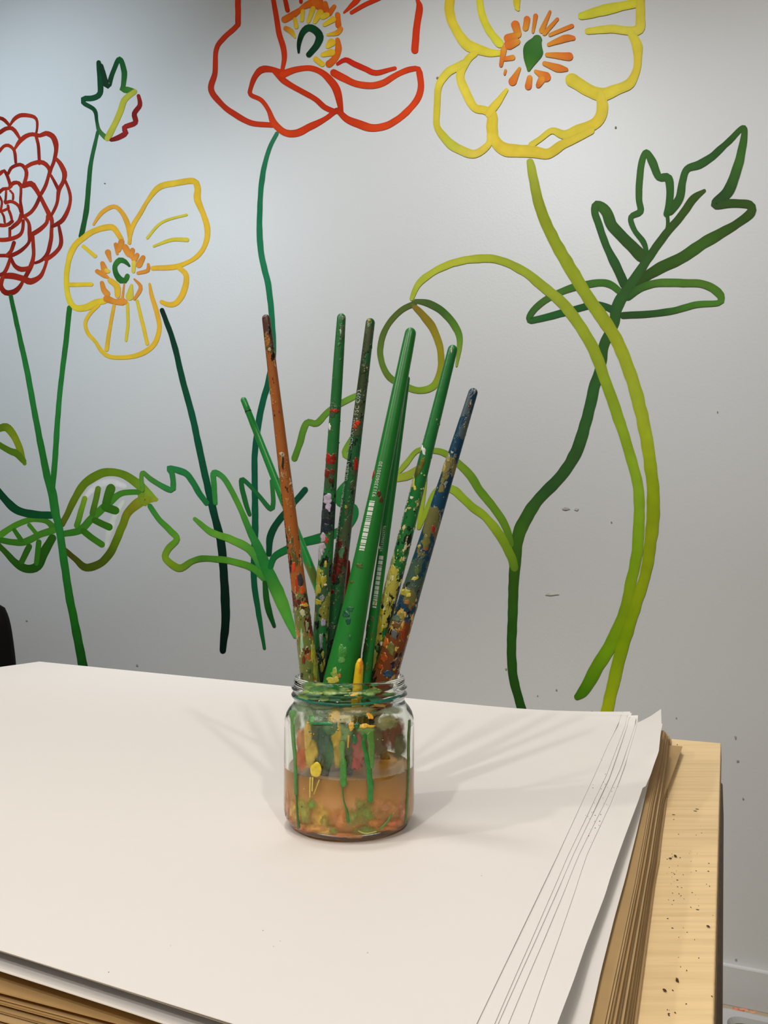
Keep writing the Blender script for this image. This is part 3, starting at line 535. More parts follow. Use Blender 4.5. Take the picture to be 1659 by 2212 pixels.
for x,y,rx,ry,c in ((745,1600,34,36,'#46543c'),(815,1600,26,34,'#5a4c34'),(690,1585,24,40,'#4c5c44'),(750,1538,60,9,'#6c8458'),(790,1755,21,26,'#5a8a30'),(787,1795,24,10,'#5c8c34'),(762,1768,12,20,'#6a8c38'),(812,1778,16,9,'#b8742c'),(630,1751,12,20,'#dcb858'),(656,1752,17,28,'#7c9430'),(675,1738,10,11,'#4f942c'),(694,1768,18,28,'#c8ac44'),(700,1775,10,22,'#8c9034'),
 (668,1793,20,6,'#b84c28'),(629,1775,6,12,'#c86038'),(852,1777,20,9,'#d07038'),(648,1786,12,8,'#d0803c'),(705,1796,20,8,'#d8bc60'),(735,1804,24,5,'#c87c40'),(720,1795,12,7,'#78903c'),(765,1806,22,5,'#b8803c'),(838,1790,24,5,'#d07c3c'),(872,1755,10,22,'#d0846c'),(621,1745,5,40,'#c88c6c'),
 (735,1768,14,24,'#c88044'),(830,1745,26,20,'#c08850'),(680,1790,26,8,'#d8a050'),(640,1765,10,14,'#c8a040'),(776,1735,10,12,'#6a8a34'),
 (668,1548,14,18,'#7c9c78'),(690,1545,16,12,'#5c7c60'),(640,1560,10,22,'#8c9c80'),(735,1552,24,9,'#b4b070'),(735,1585,19,20,'#7aa066'),(790,1580,18,12,'#6c9c50'),(724,1548,12,14,'#c4a02c'),(850,1585,20,32,'#74402c'),(835,1560,24,16,'#8c8c58'),(862,1610,14,26,'#5c5c34'),
 (652,1600,10,26,'#c88048'),(664,1592,8,30,'#d8b458'),(650,1636,12,24,'#c85c28'),(672,1628,12,26,'#d4b444'),(700,1600,12,34,'#3c5c50'),(712,1625,10,26,'#3c6c48'),(727,1590,10,28,'#c8a83c'),(730,1628,8,26,'#bca040'),(775,1620,12,34,'#a85c54'),(770,1648,10,16,'#b04c48'),(715,1575,16,14,'#507c54'),(845,1535,22,8,'#9cb090'),(652,1527,18,9,'#84a484'),(600+95,1525,30,7,'#74946c'),(770,1533,34,7,'#b0a460')):
    mixc='#c48c58' if y>1700 else '#6c6c54'; c='#'+''.join('%02x'%int(int(c[i:i+2],16)*.7+int(mixc[i:i+2],16)*.3) for i in (1,3,5)); jf_(x,y,rx,ry,c)
jb_(673,1555,6,13,'#4f8f4c'); jb_(698,1562,22,4,'#2f7a4a'); jb_(759,1568,6,13,'#d8ac44'); jb_(791,1568,15,5,'#dcb038'); jb_(799,1547,7,8,'#dca034'); jb_(818,1524,18,4,'#c8a44c'); jb_(771,1566,7,6,'#1f6238'); jb_(766,1597,6,9,'#2f7444'); js("753,1590,5 752,1614,3",'#d8a444')
js("775,1795,3 790,1800,3 812,1796,2",'#c8c070'); js("820,1790,4 837,1774,4 845,1757,2",'#5c8c30')
js("639,1506,4 675,1517,6 728,1523,6 780,1521,5 833,1513,7 865,1502,4",'#14705c #0f6a60 #1f7c5c #0f6a60')
pal=['#5f8f50','#4c8250','#7ca05c','#c8b048','#3a7450','#55806c','#8ca85c','#d8a840','#2c5c40']
for i in range(40):
    x=random.triangular(638,868,690); y=random.uniform(1480,1512)-8*((x-754)/120)**2
    jf_(x,y,random.uniform(6,17),random.uniform(2,6),random.choice(pal[:7]))
for i in range(16):
    x=random.triangular(645,862,740); y=random.uniform(1482,1510)-8*((x-754)/120)**2; jb_(x,y,random.uniform(2,7),random.uniform(1,3),random.choice(pal),.0002)
for i in range(24): jb_(random.uniform(660,850),random.uniform(1528,1600),random.uniform(.8,2.4),random.uniform(.8,2.4),random.choice(pal),.0002)
for i in range(14): jb_(random.uniform(640,870),random.uniform(1700,1800),random.uniform(.6,1.4),random.uniform(.6,1.4),random.choice(pal),.0002)
o=mb.build('paint_smears',M['wet'],jar,True,True); o['kind']='stuff'; o['label']='smears and spots of dried acrylic paint on the glass'
o=mf.build('paint_film',M['film'],jar,True,True); o['kind']='stuff'; o['label']='thin cloudy film of green, yellow and orange paint on the glass'
# bubbles along the water line
v=[];f=[]
for i in range(46):
    a=-math.pi/2+random.uniform(-1.2,1.2); rr=random.uniform(.0004,.0009); c=Vector((math.cos(a)*.0362,math.sin(a)*.0362,LQ+.0002))
    o0=len(v); v+=[c+Vector((rr,0,0)),c+Vector((0,rr,0)),c+Vector((-rr,0,0)),c+Vector((0,-rr,0)),c+Vector((0,0,rr))]; f+=[(o0,o0+1,o0+4),(o0+1,o0+2,o0+4),(o0+2,o0+3,o0+4),(o0+3,o0,o0+4),(o0+3,o0+2,o0+1,o0)]
o=mesh_obj('foam_bubbles',v,f,mat('foam',lin('#d8bc98'),.2),jar); o['kind']='stuff'
# ---------------------------------------------------------------- brushes
def handle_mat(name,base,blots,rough=.32,bump=.5):
    """base lacquer with dried paint: blots = (colour, noise scale, threshold, z from, z to)"""
    m=mat(name,lin(base),rough); g=N(m); tc=g.n('ShaderNodeTexCoord'); sp=g.n('ShaderNodeSeparateXYZ'); g.l(tc,'Object',sp,0)
    cur=g.n('ShaderNodeRGB'); cur.outputs[0].default_value=(*lin(base),1); acc=None
    n0=g.n('ShaderNodeTexNoise',Scale=220.0,Detail=4.0); g.l(tc,'Object',n0,'Vector')
    mr0=g.n('ShaderNodeMapRange'); mr0.inputs[3].default_value=.86; mr0.inputs[4].default_value=1.12; g.l(n0,'Fac',mr0,0)
    for i,(c,s,th,z0,z1) in enumerate(blots):
        mp=g.n('ShaderNodeMapping'); mp.inputs['Location'].default_value=(i*3.7,i*1.3,i*2.1); mp.inputs['Scale'].default_value=(1,1,.55); g.l(tc,'Object',mp,'Vector')
        n=g.n('ShaderNodeTexNoise',Scale=float(s),Detail=5.0,Roughness=.6); g.l(mp,0,n,'Vector')
        a=g.n('ShaderNodeMapRange'); a.inputs[1].default_value=th-.012; a.inputs[2].default_value=th+.012; g.l(n,'Fac',a,0)
        # soft window along the handle
        w1=g.n('ShaderNodeMapRange'); w1.inputs[1].default_value=z0-.012; w1.inputs[2].default_value=z0+.012; g.l(sp,'Z',w1,0)
        w2=g.n('ShaderNodeMapRange'); w2.inputs[1].default_value=z1-.015; w2.inputs[2].default_value=z1+.015; w2.inputs[3].default_value=1; w2.inputs[4].default_value=0; g.l(sp,'Z',w2,0)
        w=g.n('ShaderNodeMath',operation='MULTIPLY'); g.l(w1,0,w,0); g.l(w2,0,w,1)
        # window lowers the noise instead of fading the paint, so edges stay crisp
        sub_=g.n('ShaderNodeMath',operation='MULTIPLY_ADD'); sub_.inputs[1].default_value=.35; sub_.inputs[2].default_value=-.35; g.l(w,0,sub_,0)
        ad=g.n('ShaderNodeMath',operation='ADD'); g.l(n,'Fac',ad,0); g.l(sub_,0,ad,1); g.t.links.remove(a.inputs[0].links[0]); g.l(ad,0,a,0)
        mx=g.n('ShaderNodeMixRGB'); g.l(a,0,mx,0); g.l(cur,0,mx,1); mx.inputs[2].default_value=(*lin(c),1); cur=mx
        if acc is None: acc=a
        else:
            am=g.n('ShaderNodeMath',operation='ADD'); g.l(acc,0,am,0); g.l(a,0,am,1); acc=am
    v=g.n('ShaderNodeVectorMath',operation='SCALE'); g.l(cur,0,v,0); g.t.links.new(mr0.outputs[0],v.inputs['Scale']); g.l(v,0,g.b,'Base Color')
    if acc is not None:
        hs=g.n('ShaderNodeMath',operation='MULTIPLY_ADD'); g.l(n0,'Fac',hs,0); hs.inputs[1].default_value=.4; g.l(acc,0,hs,2)
        bp=g.n('ShaderNodeBump',Strength=bump,Distance=.0006); g.l(hs,0,bp,'Height'); g.l(bp,0,g.b,'Normal')
    return m
def metal_mat():
    m=mat('ferrule_metal',(.62,.63,.62),.28,1.0); g=N(m); tc=g.n('ShaderNodeTexCoord'); n=g.n('ShaderNodeTexNoise',Scale=140.0,Detail=3.0); g.l(tc,'Object',n,'Vector')
    mr=g.n('ShaderNodeMapRange'); mr.inputs[3].default_value=.2; mr.inputs[4].default_value=.5; g.l(n,'Fac',mr,0); g.l(mr,0,g.b,'Roughness'); return m
M['ferrule']=None
M['ferrule']=handle_mat('paint_stained_ferrule','#8c9494',[('#3c6448',60,.46,-.1,.3),('#b8a040',50,.55,-.1,.3),('#24342c',70,.56,-.1,.3),('#7c9c6c',90,.58,-.1,.3)],.3,.6)
M['ferrule'].node_tree.nodes['Principled BSDF'].inputs['Metallic'].default_value=.35
def rotz_to(D): return D.to_track_quat('Z','X').to_matrix().to_4x4()
BR=[]
def brush(label,topp,rimp,yr,yb,widths,hm,bristle,ferr=None,zf=.058,ze=.034,zt=.010,flat=1.0,fr=.62,tipround=1.0):
    """topp, rimp: photograph points of the tip of the handle and of the axis at rim height; yr, yb: depth at the rim and at the foot, measured from the jar's middle"""
    B=PY(rimp[0],rimp[1],JY+yr)
    # foot: same image line, depth JY+yb at height zt above paper
    dx=(topp[0]-rimp[0])/(topp[1]-rimp[1]); py=rimp[1]
    for _ in range(400):
        q=PY(rimp[0]+dx*(py-rimp[1]),py,JY+yb)
        if q.z<=T+zt+.0006: break
        py+=1
    rr_=math.hypot(q.x-JX,q.y-JY)
    D=(B-q).normalized()
    # top by image row
    r=ray(*topp); best=min((abs(((q+D*(s*.0005))-CAM).dot(Vector((0,0,1)))*r.y-r.z*((q+D*(s*.0005))-CAM).y),s*.0005) for s in range(40,800))
    Lt=best[1]
    def s_of_row(y):
        return min((abs((((q+D*(s*.001))-CAM).z)*ray(829,y).y-ray(829,y).z*((q+D*(s*.001))-CAM).y),s*.001) for s in range(0,400))[1]
    prof=[]
    for y,wd in widths:
        s=s_of_row(y); p=q+D*s; prof.append((s,wd/2/F*(p.y)/1.0*1.02))
    prof.sort(); 
    def rad(s):
        if s<=prof[0][0]: return prof[0][1]
        for (a,ra),(b_,rb) in zip(prof,prof[1:]):
            if a<=s<=b_: return ra+(rb-ra)*(s-a)/(b_-a)
        return prof[-1][1]
    k=1/D.z; sf=(zf-zt)*k; se=(ze-zt)*k; srim=(.075-zt)*k
    rf=min(rad(srim)*fr,.0062)
    def RD_(s):
        if s>=srim: return rad(s)
        t=max(0,(s-sf)/(srim-sf)); t=t*t*(3-2*t); return rf+(rad(srim)-rf)*t
    th=empty('paint_brush',q); th.rotation_euler=D.to_track_quat('Z','Y').to_euler(); tag(th,label,'paintbrush','paintbrushes standing in the jar')
    rows=[]; n=60; rt=rad(Lt)
    se_=Lt-rt*tipround
    for i in range(n+1):
        s=sf+(se_-sf)*i/n; rows.append((RD_(s),s))
    for a in (20,40,60,75,90): rows.append((max(0,rt*math.cos(R(a))),se_+rt*tipround*math.sin(R(a))))
    rows[-1]=(0,Lt)
    v,f=lathe([(0,sf)]+rows,28)
    h=mesh_obj('handle',v,f,hm,th)
    # ferrule with two crimp rings
    fp=[(0,se),(rf*.86,se)]
    for i in range(13):
        s=se+(sf+.004-se)*i/12; rr=rf*(.86+.17*i/12)+.0001
        fp.append((rr*(1.06 if i in (8,10) else 1),s))
    fp.append((0,sf+.004)); v,f=lathe(fp,28)
    if flat!=1: v=[Vector((p.x*(1+(flat-1)*max(0,1-(p.z-se)/(sf-se))),p.y*(1-(.5)*max(0,1-(p.z-se)/(sf-se))*(flat>1)),p.z)) for p in v]
    mesh_obj('ferrule',v,f,ferr or M['ferrule'],th)
    # bristles: many thin tapered hairs around a core
    mb=MB(); c=lin(bristle); rb=rf*.82
    v,f=lathe([(0,se+.001),(rb,se+.001),(rb*1.08,se*.6),(rb*.8,se*.25),(rb*.3,0),(0,-.0)],20)
    fx=flat; v=[Vector((p.x*fx,p.y*(.5 if fx>1 else 1),p.z)) for p in v]; mb.add(v,f,c)
    for i in range(40):
        a=random.random()*6.28; x=math.cos(a)*rb*fx; y=math.sin(a)*rb*(.5 if fx>1 else 1); w_=.00022
        e=Vector((x*random.uniform(.5,1.05),y*random.uniform(.5,1.05),random.uniform(0,.004))); s0=Vector((x,y,se)); m_=Vector((x*1.1,y*1.1,se*.5))
        cc_=tuple(q_*random.uniform(.7,1.2) for q_ in c)
        t=Vector((-math.sin(a),math.cos(a),0))*w_
        mb.add([s0-t,s0+t,m_+t,m_-t,e],[(0,1,2,3),(3,2,4)],cc_)
    mb.build('bristles',M['wet'],th,True,True)
    inv=(Matrix.Translation(q)@rotz_to_y(D)).inverted()
    BR.append((label,q,D,Lt,rf,RD_,sf))
    d=dict(o=th,h=h,q=q,D=D,rad=RD_,inv=inv,L=Lt,srow=s_of_row,sf=sf)
    return d
def rotz_to_y(D): return D.to_track_quat('Z','Y').to_matrix().to_4x4()
def bp(d): return lambda x,y,h: d['inv']@hit(x,y,d['q'],d['D'],d['rad'],h)
def dabs(d,items,rnd=(),th=.00025,name='dried_paint'):
    """items: blobs (x,y,rx,ry,colour) in the photograph; rnd: (count, row from, row to, smallest, largest, colours) scattered all round"""
    mb=MB(); pr=bp(d)
    for it in items: blob(mb,it[0],it[1],it[2]*.88,it[3]*.9,lin(it[4]),pr,th,.00004,rot=it[5] if len(it)>5 else 0,jag=.3,seg=20)
    for cnt,y0,y1,s0,s1,cs in rnd:
        a0=d['srow'](y0); a1=d['srow'](y1)
        for i in range(cnt):
            s=random.uniform(a0,a1); ph=random.uniform(0,6.28); sz=random.uniform(s0,s1)*.00028; c=lin(random.choice(cs)); el=random.uniform(1,2.2)
            def pj(x,y,h,s=s,ph=ph):
                ss=s+y; rr=d['rad'](ss)+h; an=ph+x/d['rad'](ss); return Vector((rr*math.cos(an),rr*math.sin(an),ss))
            blob(mb,0,0,sz,sz*el,c,pj,random.uniform(.5,1)*.00025,.00004,jag=.34,seg=10)
    o=mb.build(name,M['wet'],d['h'],True,True); o['label']='dabs and splashes of dried paint'; o['kind']='stuff'
def facing(d,px,py):   # angle around the handle seen at a photograph point
    p=bp(d)(px,py,0); return math.atan2(p.y,p.x),p.z
def wrap(d,name,polys,x0,y0,m,label=None,up=None):
    """polys: list of (verts(x along handle, y across), faces) in metres; starts at photograph point x0,y0"""
    an,s0=facing(d,x0,y0); an2,_=facing(d,x0+2,y0); sg=1 if ((an2-an+math.pi)%(2*math.pi)-math.pi)>0 else -1
    v=[];f=[]
    for vs,fs in polys:
        o=len(v)
        for x,y in vs:
            s=s0+x; rr=d['rad'](s); a=an-sg*y/rr; v.append(Vector(((rr+.00018)*math.cos(a),(rr+.00018)*math.sin(a),s)))
        f+=[tuple(i+o for i in q) for q in fs]
    o=mesh_obj(name,v,f,m,d['h'],False); 
    if label: o['label']=label
    return o
def text_poly(s,size,space=1.0):
    cu=bpy.data.curves.new('lettering','FONT'); cu.body=s; cu.size=size; cu.space_character=space; cu.resolution_u=2
    to=bpy.data.objects.new('lettering',cu); C.objects.link(to); bpy.context.view_layer.update()
    me=to.evaluated_get(bpy.context.evaluated_depsgraph_get()).to_mesh()
    vs=[(p.co.x,p.co.y) for p in me.vertices]; fs=[tuple(p.vertices) for p in me.polygons]
    bpy.data.objects.remove(to); return vs,fs
def bars(total,wd,seed=3):
    rn=random.Random(seed); out=[]; x=0
    while x<total:
        l=rn.choice([.0006,.0009,.0014,.0022])*total/.03; g_=rn.choice([.0004,.0006])*total/.03
        l=min(l,total-x)
        out.append(([(x,-wd/2),(x+l,-wd/2),(x+l,0),(x,0),(x+l,wd/2),(x,wd/2)],[(0,1,2,3),(3,2,4,5)])); x+=l+g_
    return out
GR='#23843a'; GRD='#1c6634'
Zr=.075
# E: thick bright green
e=brush('thickest bright green paintbrush handle with white barcode, in front',(889,708),(735,1470),-.0125,-.021,[(712,24),(760,27),(1040,37),(1260,49),(1400,62),(1470,70)],
  handle_mat('lacquer_bright_green','#1c7a2c',[('#6b2c1e',60,.67,.13,.24),('#1f5a3c',70,.68,.05,.2)],.33,.2),'#7c8a3c',zf=.056,fr=.62,flat=1.5)
dabs(e,[(747,1328,8,9,'#1c5040'),(752,1342,6,9,'#1c5040'),(757,1315,8,6,'#206040'),(805,1025,4,13,'#a81810',.2),(819,1066,5,9,'#5c2c1c'),(823,1080,5,8,'#5c3a20'),(776,1222,9,6,'#4f5c2c',.5),(760,1257,4,4,'#4f5c2c'),
  (722,1455,10,13,'#8aa048'),(718,1470,14,8,'#b8b84c'),(733,1458,5,6,'#c8843c'),(740,1410,10,20,'#3f8c3c',.1),(738,1425,8,10,'#58984c'),(726,1466,9,7,'#c8bc58')],
  [(10,1150,1460,1.5,5,['#3a7c34','#2c6a38','#5c4c24'])])
wrap(e,'barcode',bars(.0318,.0036,3),781,1189,M['print'],'white printed barcode')
wrap(e,'number_print',[text_poly('9313306030130',.0034,1.05)],811,1074,M['print'],'white printed number')
wrap(e,'lettering',[text_poly('QUALITY GEAR FOR ARTISTS FOR THE FUTURE',.0024,1.1)],750,1262,M['print'])
# B: orange brown
bq=brush('orange-brown paintbrush handle crusted with mixed paint, dark tip, leaning left',(574,680),(670,1470),-.007,-.004,[(684,18),(760,20),(1040,26),(1260,31),(1400,38),(1470,40)],
  handle_mat('stained_orange_handle','#a8622c',[('#5a5a2c',55,.56,.10,.34),('#5a3c34',45,.44,.268,.4),('#6c7c3c',50,.40,.05,.135),('#b07c3c',90,.60,.05,.3),('#5c2418',70,.57,.05,.155),('#a8b078',160,.66,.05,.17),('#c8b890',240,.64,.05,.36),('#2c2014',200,.63,.05,.36)],.35,.7),'#c8642c',zf=.060,ze=.046,zt=.016,flat=1.3)
dabs(bq,[(583,755,4,5,'#c8b898'),(590,770,5,11,'#181410',.2),(582,712,2.5,13,'#181410',-.12),(607,980,4,4,'#c8bca0'),(611,1000,3,16,'#30302c'),(640,1090,6,5,'#8c7c74'),(628,1045,4,4,'#c8a890'),(634,1225,4,12,'#d84420'),(648,1252,9,14,'#3c4048'),(654,1275,8,9,'#d05828',.2),(641,1262,4,22,'#b83c20'),
  (659,1307,8,6,'#dcb038'),(656,1302,5,3,'#d04018'),(655,1325,7,10,'#b8bc98'),(656,1425,4,12,'#7c2c20'),(676,1410,5,30,'#a8ac34'),(682,1445,6,28,'#98a03c'),(663,1350,4,12,'#94a474'),(652,1385,4,26,'#9cc09c')],
  [(55,1270,1465,.8,3.2,['#a8b48c','#7c9450','#6c4030','#c8c8a0','#4c6a38']),(26,720,1240,.6,1.8,['#c8b8a0','#5c6a34','#3c3028','#c87c40'])])
wrap(bq,'lettering',[text_poly('FINE ARTISTS BRUSH 9313306',.0042,.95)],629,1250,M['black_print'],'worn dark lettering')
# C
c_=brush('green paintbrush with lilac and yellow paint splashes, right of the orange-brown one',(738,678),(686,1470),.004,.004,[(682,19),(760,22),(1040,27),(1260,32),(1400,32),(1470,30)],
  handle_mat('lacquer_green_worn','#24743a',[('#3c5c3c',50,.52,.05,.26),('#4a6a44',60,.6,.2,.33),('#202c34',48,.5,.155,.2),('#8a8a3c',60,.50,.10,.15),('#2c4030',55,.45,.05,.10),('#101a14',200,.6,.05,.22),('#b8c070',260,.64,.05,.2)],.33,.6),'#8c8c40',zf=.058)
dabs(c_,[(741,686,4,5,'#8c9878'),(736,715,2,8,'#b8c8b8'),(724,887,12,5,'#b83420'),(712,992,12,13,'#a02c20'),(720,990,5,14,'#8c2418'),(706,1022,6,12,'#7c2c1c'),(718,1020,6,9,'#7c3020'),(716,1038,7,9,'#503020'),(712,922,3,8,'#e0e8e0'),
  (708,1080,10,14,'#c0b8d0'),(710,1095,7,12,'#c8bcd8'),(703,1110,11,14,'#303c40'),(706,1140,12,12,'#283440'),(698,1162,7,12,'#b8a8b8'),(706,1168,5,9,'#b84838'),(693,1190,9,18,'#b4b0bc'),(698,1180,7,9,'#bcaec0'),(703,1218,3,10,'#d0b83c'),
  (688,1245,10,22,'#a09c34'),(700,1255,8,16,'#b0a83c'),(686,1275,9,14,'#a8a43c'),(703,1263,4,3,'#e8ecd8'),(696,1292,6,8,'#8c9494'),(688,1300,12,7,'#a8a438'),(698,1345,6,11,'#a8a0bc'),(694,1385,5,22,'#94989c'),(697,1415,3,11,'#b0a848'),(695,1440,4,12,'#b4b04c'),(700,1432,2,9,'#c8b84c')],
  [(40,1180,1460,.8,3,['#a8a43c','#304838','#8c9494','#607c3c','#181c18']),(14,690,1050,.5,1.3,['#b8c0a0','#4c6a44'])])
# D
d_=brush('dark green paintbrush with white lettering and red spots, upright in the middle',(801,688),(704,1470),.0127,.013,[(692,20),(760,21),(1040,27),(1260,33),(1400,36),(1470,34)],
  handle_mat('lacquer_dark_green','#206438',[('#48583c',42,.50,.05,.36),('#3c4c30',70,.55,.2,.4),('#5c2018',50,.50,.115,.165),('#2c5a3c',50,.5,.05,.12),('#122c1c',180,.6,.05,.36),('#8ca068',260,.66,.05,.36)],.33,.6),'#5c6c3c')
dabs(d_,[(797,692,4,4,'#b0b048'),(796,703,3,7,'#789c74'),(772,914,7,6,'#d83c20'),(767,922,5,5,'#d03c1c'),(769,1003,5,15,'#c02018'),(802,748,3,6,'#20442c'),(728,1230,8,12,'#6c241c'),(720,1250,6,10,'#7c2018'),(732,1222,9,6,'#5c2820'),(718,1278,5,5,'#801818'),(738,1210,7,7,'#6c3020'),(747,1095,3,5,'#b0b04c'),(738,1195,6,16,'#4c7c5c')],
  [(46,700,1450,.6,2.4,['#708c60','#a0a860','#2c4030','#587850'])])
for s,x,y in (('10',708,1296),('FOR ARTISTS  BE MAC',716,1205),('FUTURE 9',739,1095),('GILBERT',750,1040),('INDIA',760,969),('100% FSC C093',769,932)):
    wrap(d_,'lettering',[text_poly(s,.0040 if s!='GILBERT' else .0036,1.05)],x,y,M['print'])
# F
f_=brush('slim green paintbrush with white barcode, tip hidden behind the thickest one',(880,812),(788,1470),-.0035,-.0135,[(816,13),(1040,19),(1260,22),(1400,23),(1470,27)],
  handle_mat('lacquer_green_slim','#1f7a34',[('#4c5c20',60,.6,.05,.12),('#5c6c38',120,.68,.1,.3)],.33,.3),'#c8a83c',zf=.06,fr=.7)
dabs(f_,[(820,1183,2.6,3.2,'#f0f0e8'),(790,1350,9,12,'#5c6428'),(787,1400,8,15,'#3c6428'),(793,1440,5,12,'#4c7030')],[(14,1300,1465,.8,2.5,['#4c7434','#6c7c3c','#b8b04c'])])
wrap(f_,'barcode',bars(.033,.0026,8),808,1313,M['print'],'white printed barcode')
wrap(f_,'number_print',[text_poly('9313306029776',.0026,1.0)],826,1192,M['print'])
# G
g_=brush('green paintbrush crusted with pale yellow paint, second from right',(980,746),(797,1470),.0095,.010,[(750,21),(1040,29),(1260,33),(1400,34),(1470,35)],
  handle_mat('lacquer_green_crusted','#207838',[('#8c9c58',75,.62,.14,.22),('#c0b84c',55,.48,.05,.165),('#203c24',60,.52,.05,.16),('#d8d48c',110,.60,.06,.18),('#102414',190,.58,.05,.19),('#e8e4b0',220,.62,.05,.2)],.33,.8),'#c8b040')
dabs(g_,[(916,975,4,11,'#e8ece8',-.1),(911,968,3,8,'#e0e8e0'),(903,1015,9,18,'#5c6420',.3),(912,1000,5,14,'#6a6424',.3),(889,1030,5,10,'#a0b85c'),(893,1047,4,12,'#d8d05c'),(896,1055,3,5,'#e8dc60'),(889,1075,4,4,'#d8e0c8'),(975,757,2,8,'#b8c8b0'),(884,1098,4,3,'#c8c87c'),
  (848,1212,10,9,'#a0b46c'),(838,1240,12,14,'#c8c464'),(848,1232,6,14,'#d0c450'),(830,1262,9,12,'#c8c05c'),(826,1290,9,16,'#b8b450'),(818,1338,6,14,'#d8c838'),(822,1320,9,9,'#d0c440'),(812,1370,6,18,'#c8bc3c'),(815,1350,4,14,'#dcc838'),(803,1420,5,9,'#a8a84c'),(862,1160,5,5,'#708c4c')],
  [(120,1080,1440,.7,3.4,['#c8c45c','#e0dca0','#183c20','#d8c840','#4c8444','#c8cc8c']),(30,880,1150,.6,2,['#8cac74','#d8d8a0','#507c40'])])
wrap(g_,'lettering',[text_poly('FOR ARTISTS BE MAC FUTURE',.0036,1.0)],833,1175,M['print'])
# H
h_=brush('blue paintbrush with orange and olive paint lower down, rightmost one',(1025,838),(829,1470),-.001,.0045,[(842,20),(1040,29),(1260,40),(1400,49),(1470,53)],
  handle_mat('lacquer_blue_stained','#12415c',[('#4c6068',60,.55,.2,.36),('#7a7440',55,.63,.19,.28),('#68683c',45,.56,.12,.2),('#40584c',50,.50,.13,.165),('#74401f',45,.30,.05,.11),('#c86c24',60,.52,.05,.10),('#c8a040',80,.58,.06,.14),('#38506c',60,.66,.05,.11),('#1c1810',170,.57,.05,.15),('#d8b860',230,.61,.05,.15),('#8c9088',260,.62,.16,.36)],.3,.7),'#8c6c30',flat=1.3)
dabs(h_,[(936,1143,4,10,'#a02c28'),(920,1172,11,16,'#6c7038'),(905,1180,4,4,'#a8a048'),(918,1185,6,6,'#8c5c34'),(901,1232,6,14,'#506840'),(896,1250,9,4,'#c8c058',-.3),(902,1246,3,5,'#b8b450'),(874,1280,14,8,'#a09c44'),(882,1285,6,6,'#d0c454'),(870,1275,5,4,'#d0c858'),(880,1300,7,6,'#8c6834'),(860,1335,14,8,'#586c58'),(866,1330,9,10,'#908444'),(852,1370,8,12,'#5c6060'),(845,1400,9,16,'#6c6c38'),(828,1420,8,12,'#a8501c'),(832,1385,8,12,'#c86c24'),(870,1370,6,16,'#8c3c1c'),(822,1440,6,7,'#a0441c'),(855,1350,10,6,'#6c4c2c'),(838,1455,14,8,'#2c4c6c'),(968,990,5,12,'#94905c',.2),(958,1008,5,14,'#a09854',.2)],
  [(60,1260,1465,.8,3,['#b8a048','#8c4418','#5c3018','#c0b060','#4c5c5c','#a8641c']),(30,870,1250,.6,2.2,['#7c8c8c','#948c54','#b8bca0'])])
# A
a_=brush('thinnest bright green paintbrush, short, leaning farthest left',(524,858),(770,1478),.0200,.014,[(861,13),(1000,16),(1200,19),(1400,20),(1470,20)],
  handle_mat('lacquer_green_thin','#1f8c3c',[('#5c7430',60,.5,.05,.15)],.3,.2),'#c8a030',ferr=handle_mat('yellow_painted_ferrule','#b89c20',[('#2c3418',200,.58,-.1,.2),('#d8c030',150,.5,-.1,.2)],.3,.8),zf=.052,ze=.037,zt=.030,fr=1.1)
dabs(a_,[(536,920,2,4,'#d8e8d8',0),(538,925,1.5,3,'#d8e8d8')],[(8,1000,1400,.6,1.5,['#3c6c30'])])
v,f=lathe([(.0021,0),(.0023,.0002),(.0023,.0010),(.0021,.0012)],24)
s=a_['srow'](891); rr=a_['rad'](s)
o=mesh_obj('band',[Vector((p.x/.0022*rr,p.y/.0022*rr,p.z+s)) for p in v],f,mat('dark_band',lin('#22301f'),.4),a_['h']); o['label']='thin dark band'
wrap(a_,'number_print',[text_poly('9313306029806',.0026,1.0)],622,1140,M['print'])
# short ones
i_=brush('short yellow and orange paintbrush end just above the jar rim',(778,1422),(773,1475),-.0235,-.021,[(1424,15),(1440,18),(1475,20)],
  handle_mat('wet_yellow_paint','#e8c420',[('#e08830',40,.54,.0,.3)],.25,.3),'#d8a830',zf=.06,fr=.7,tipround=1.8)
j_=brush('red paintbrush end showing between two green handles',(751,1208),(744,1470),.0275,.027,[(1212,11),(1260,15),(1470,16)],
  handle_mat('red_lacquer','#a81c18',[('#5c1410',60,.6,.0,.3)],.35,.3),'#803020',fr=.7)
k_=brush('small dark brown paintbrush end behind the slim green one',(783,1325),(771,1470),.0155,.018,[(1328,7),(1470,9)],
  handle_mat('dark_brown_handle','#4c3424',[('#6c5c34',80,.5,.0,.3)],.4,.4),'#5c4c30',fr=.8)
# overlap check between handles
def segd(b1,b2):
    worst=9
    for i in range(0,60):
        s=b1[6]+(b1[3]-b1[6])*i/59; p=b1[1]+b1[2]*s
        t=max(b2[6],min(b2[3],(p-b2[1]).dot(b2[2]))); worst=min(worst,(p-(b2[1]+b2[2]*t)).length-b1[5](s)-b2[5](t))
    return worst
for x in range(len(BR)):
    p=BR[x][1]+BR[x][2]*((.0884-.01)/BR[x][2].z); print('rim',BR[x][0][:24],round(math.hypot(p.x-JX,p.y-JY)+BR[x][5](.09)-.031,4),'foot',round(math.hypot(BR[x][1].x-JX,BR[x][1].y-JY),4))
    for y in range(x+1,len(BR)):
        q=segd(BR[x],BR[y])
        if q<0: print('OVERLAP',BR[x][0][:24],'|',BR[y][0][:24],round(q,4))
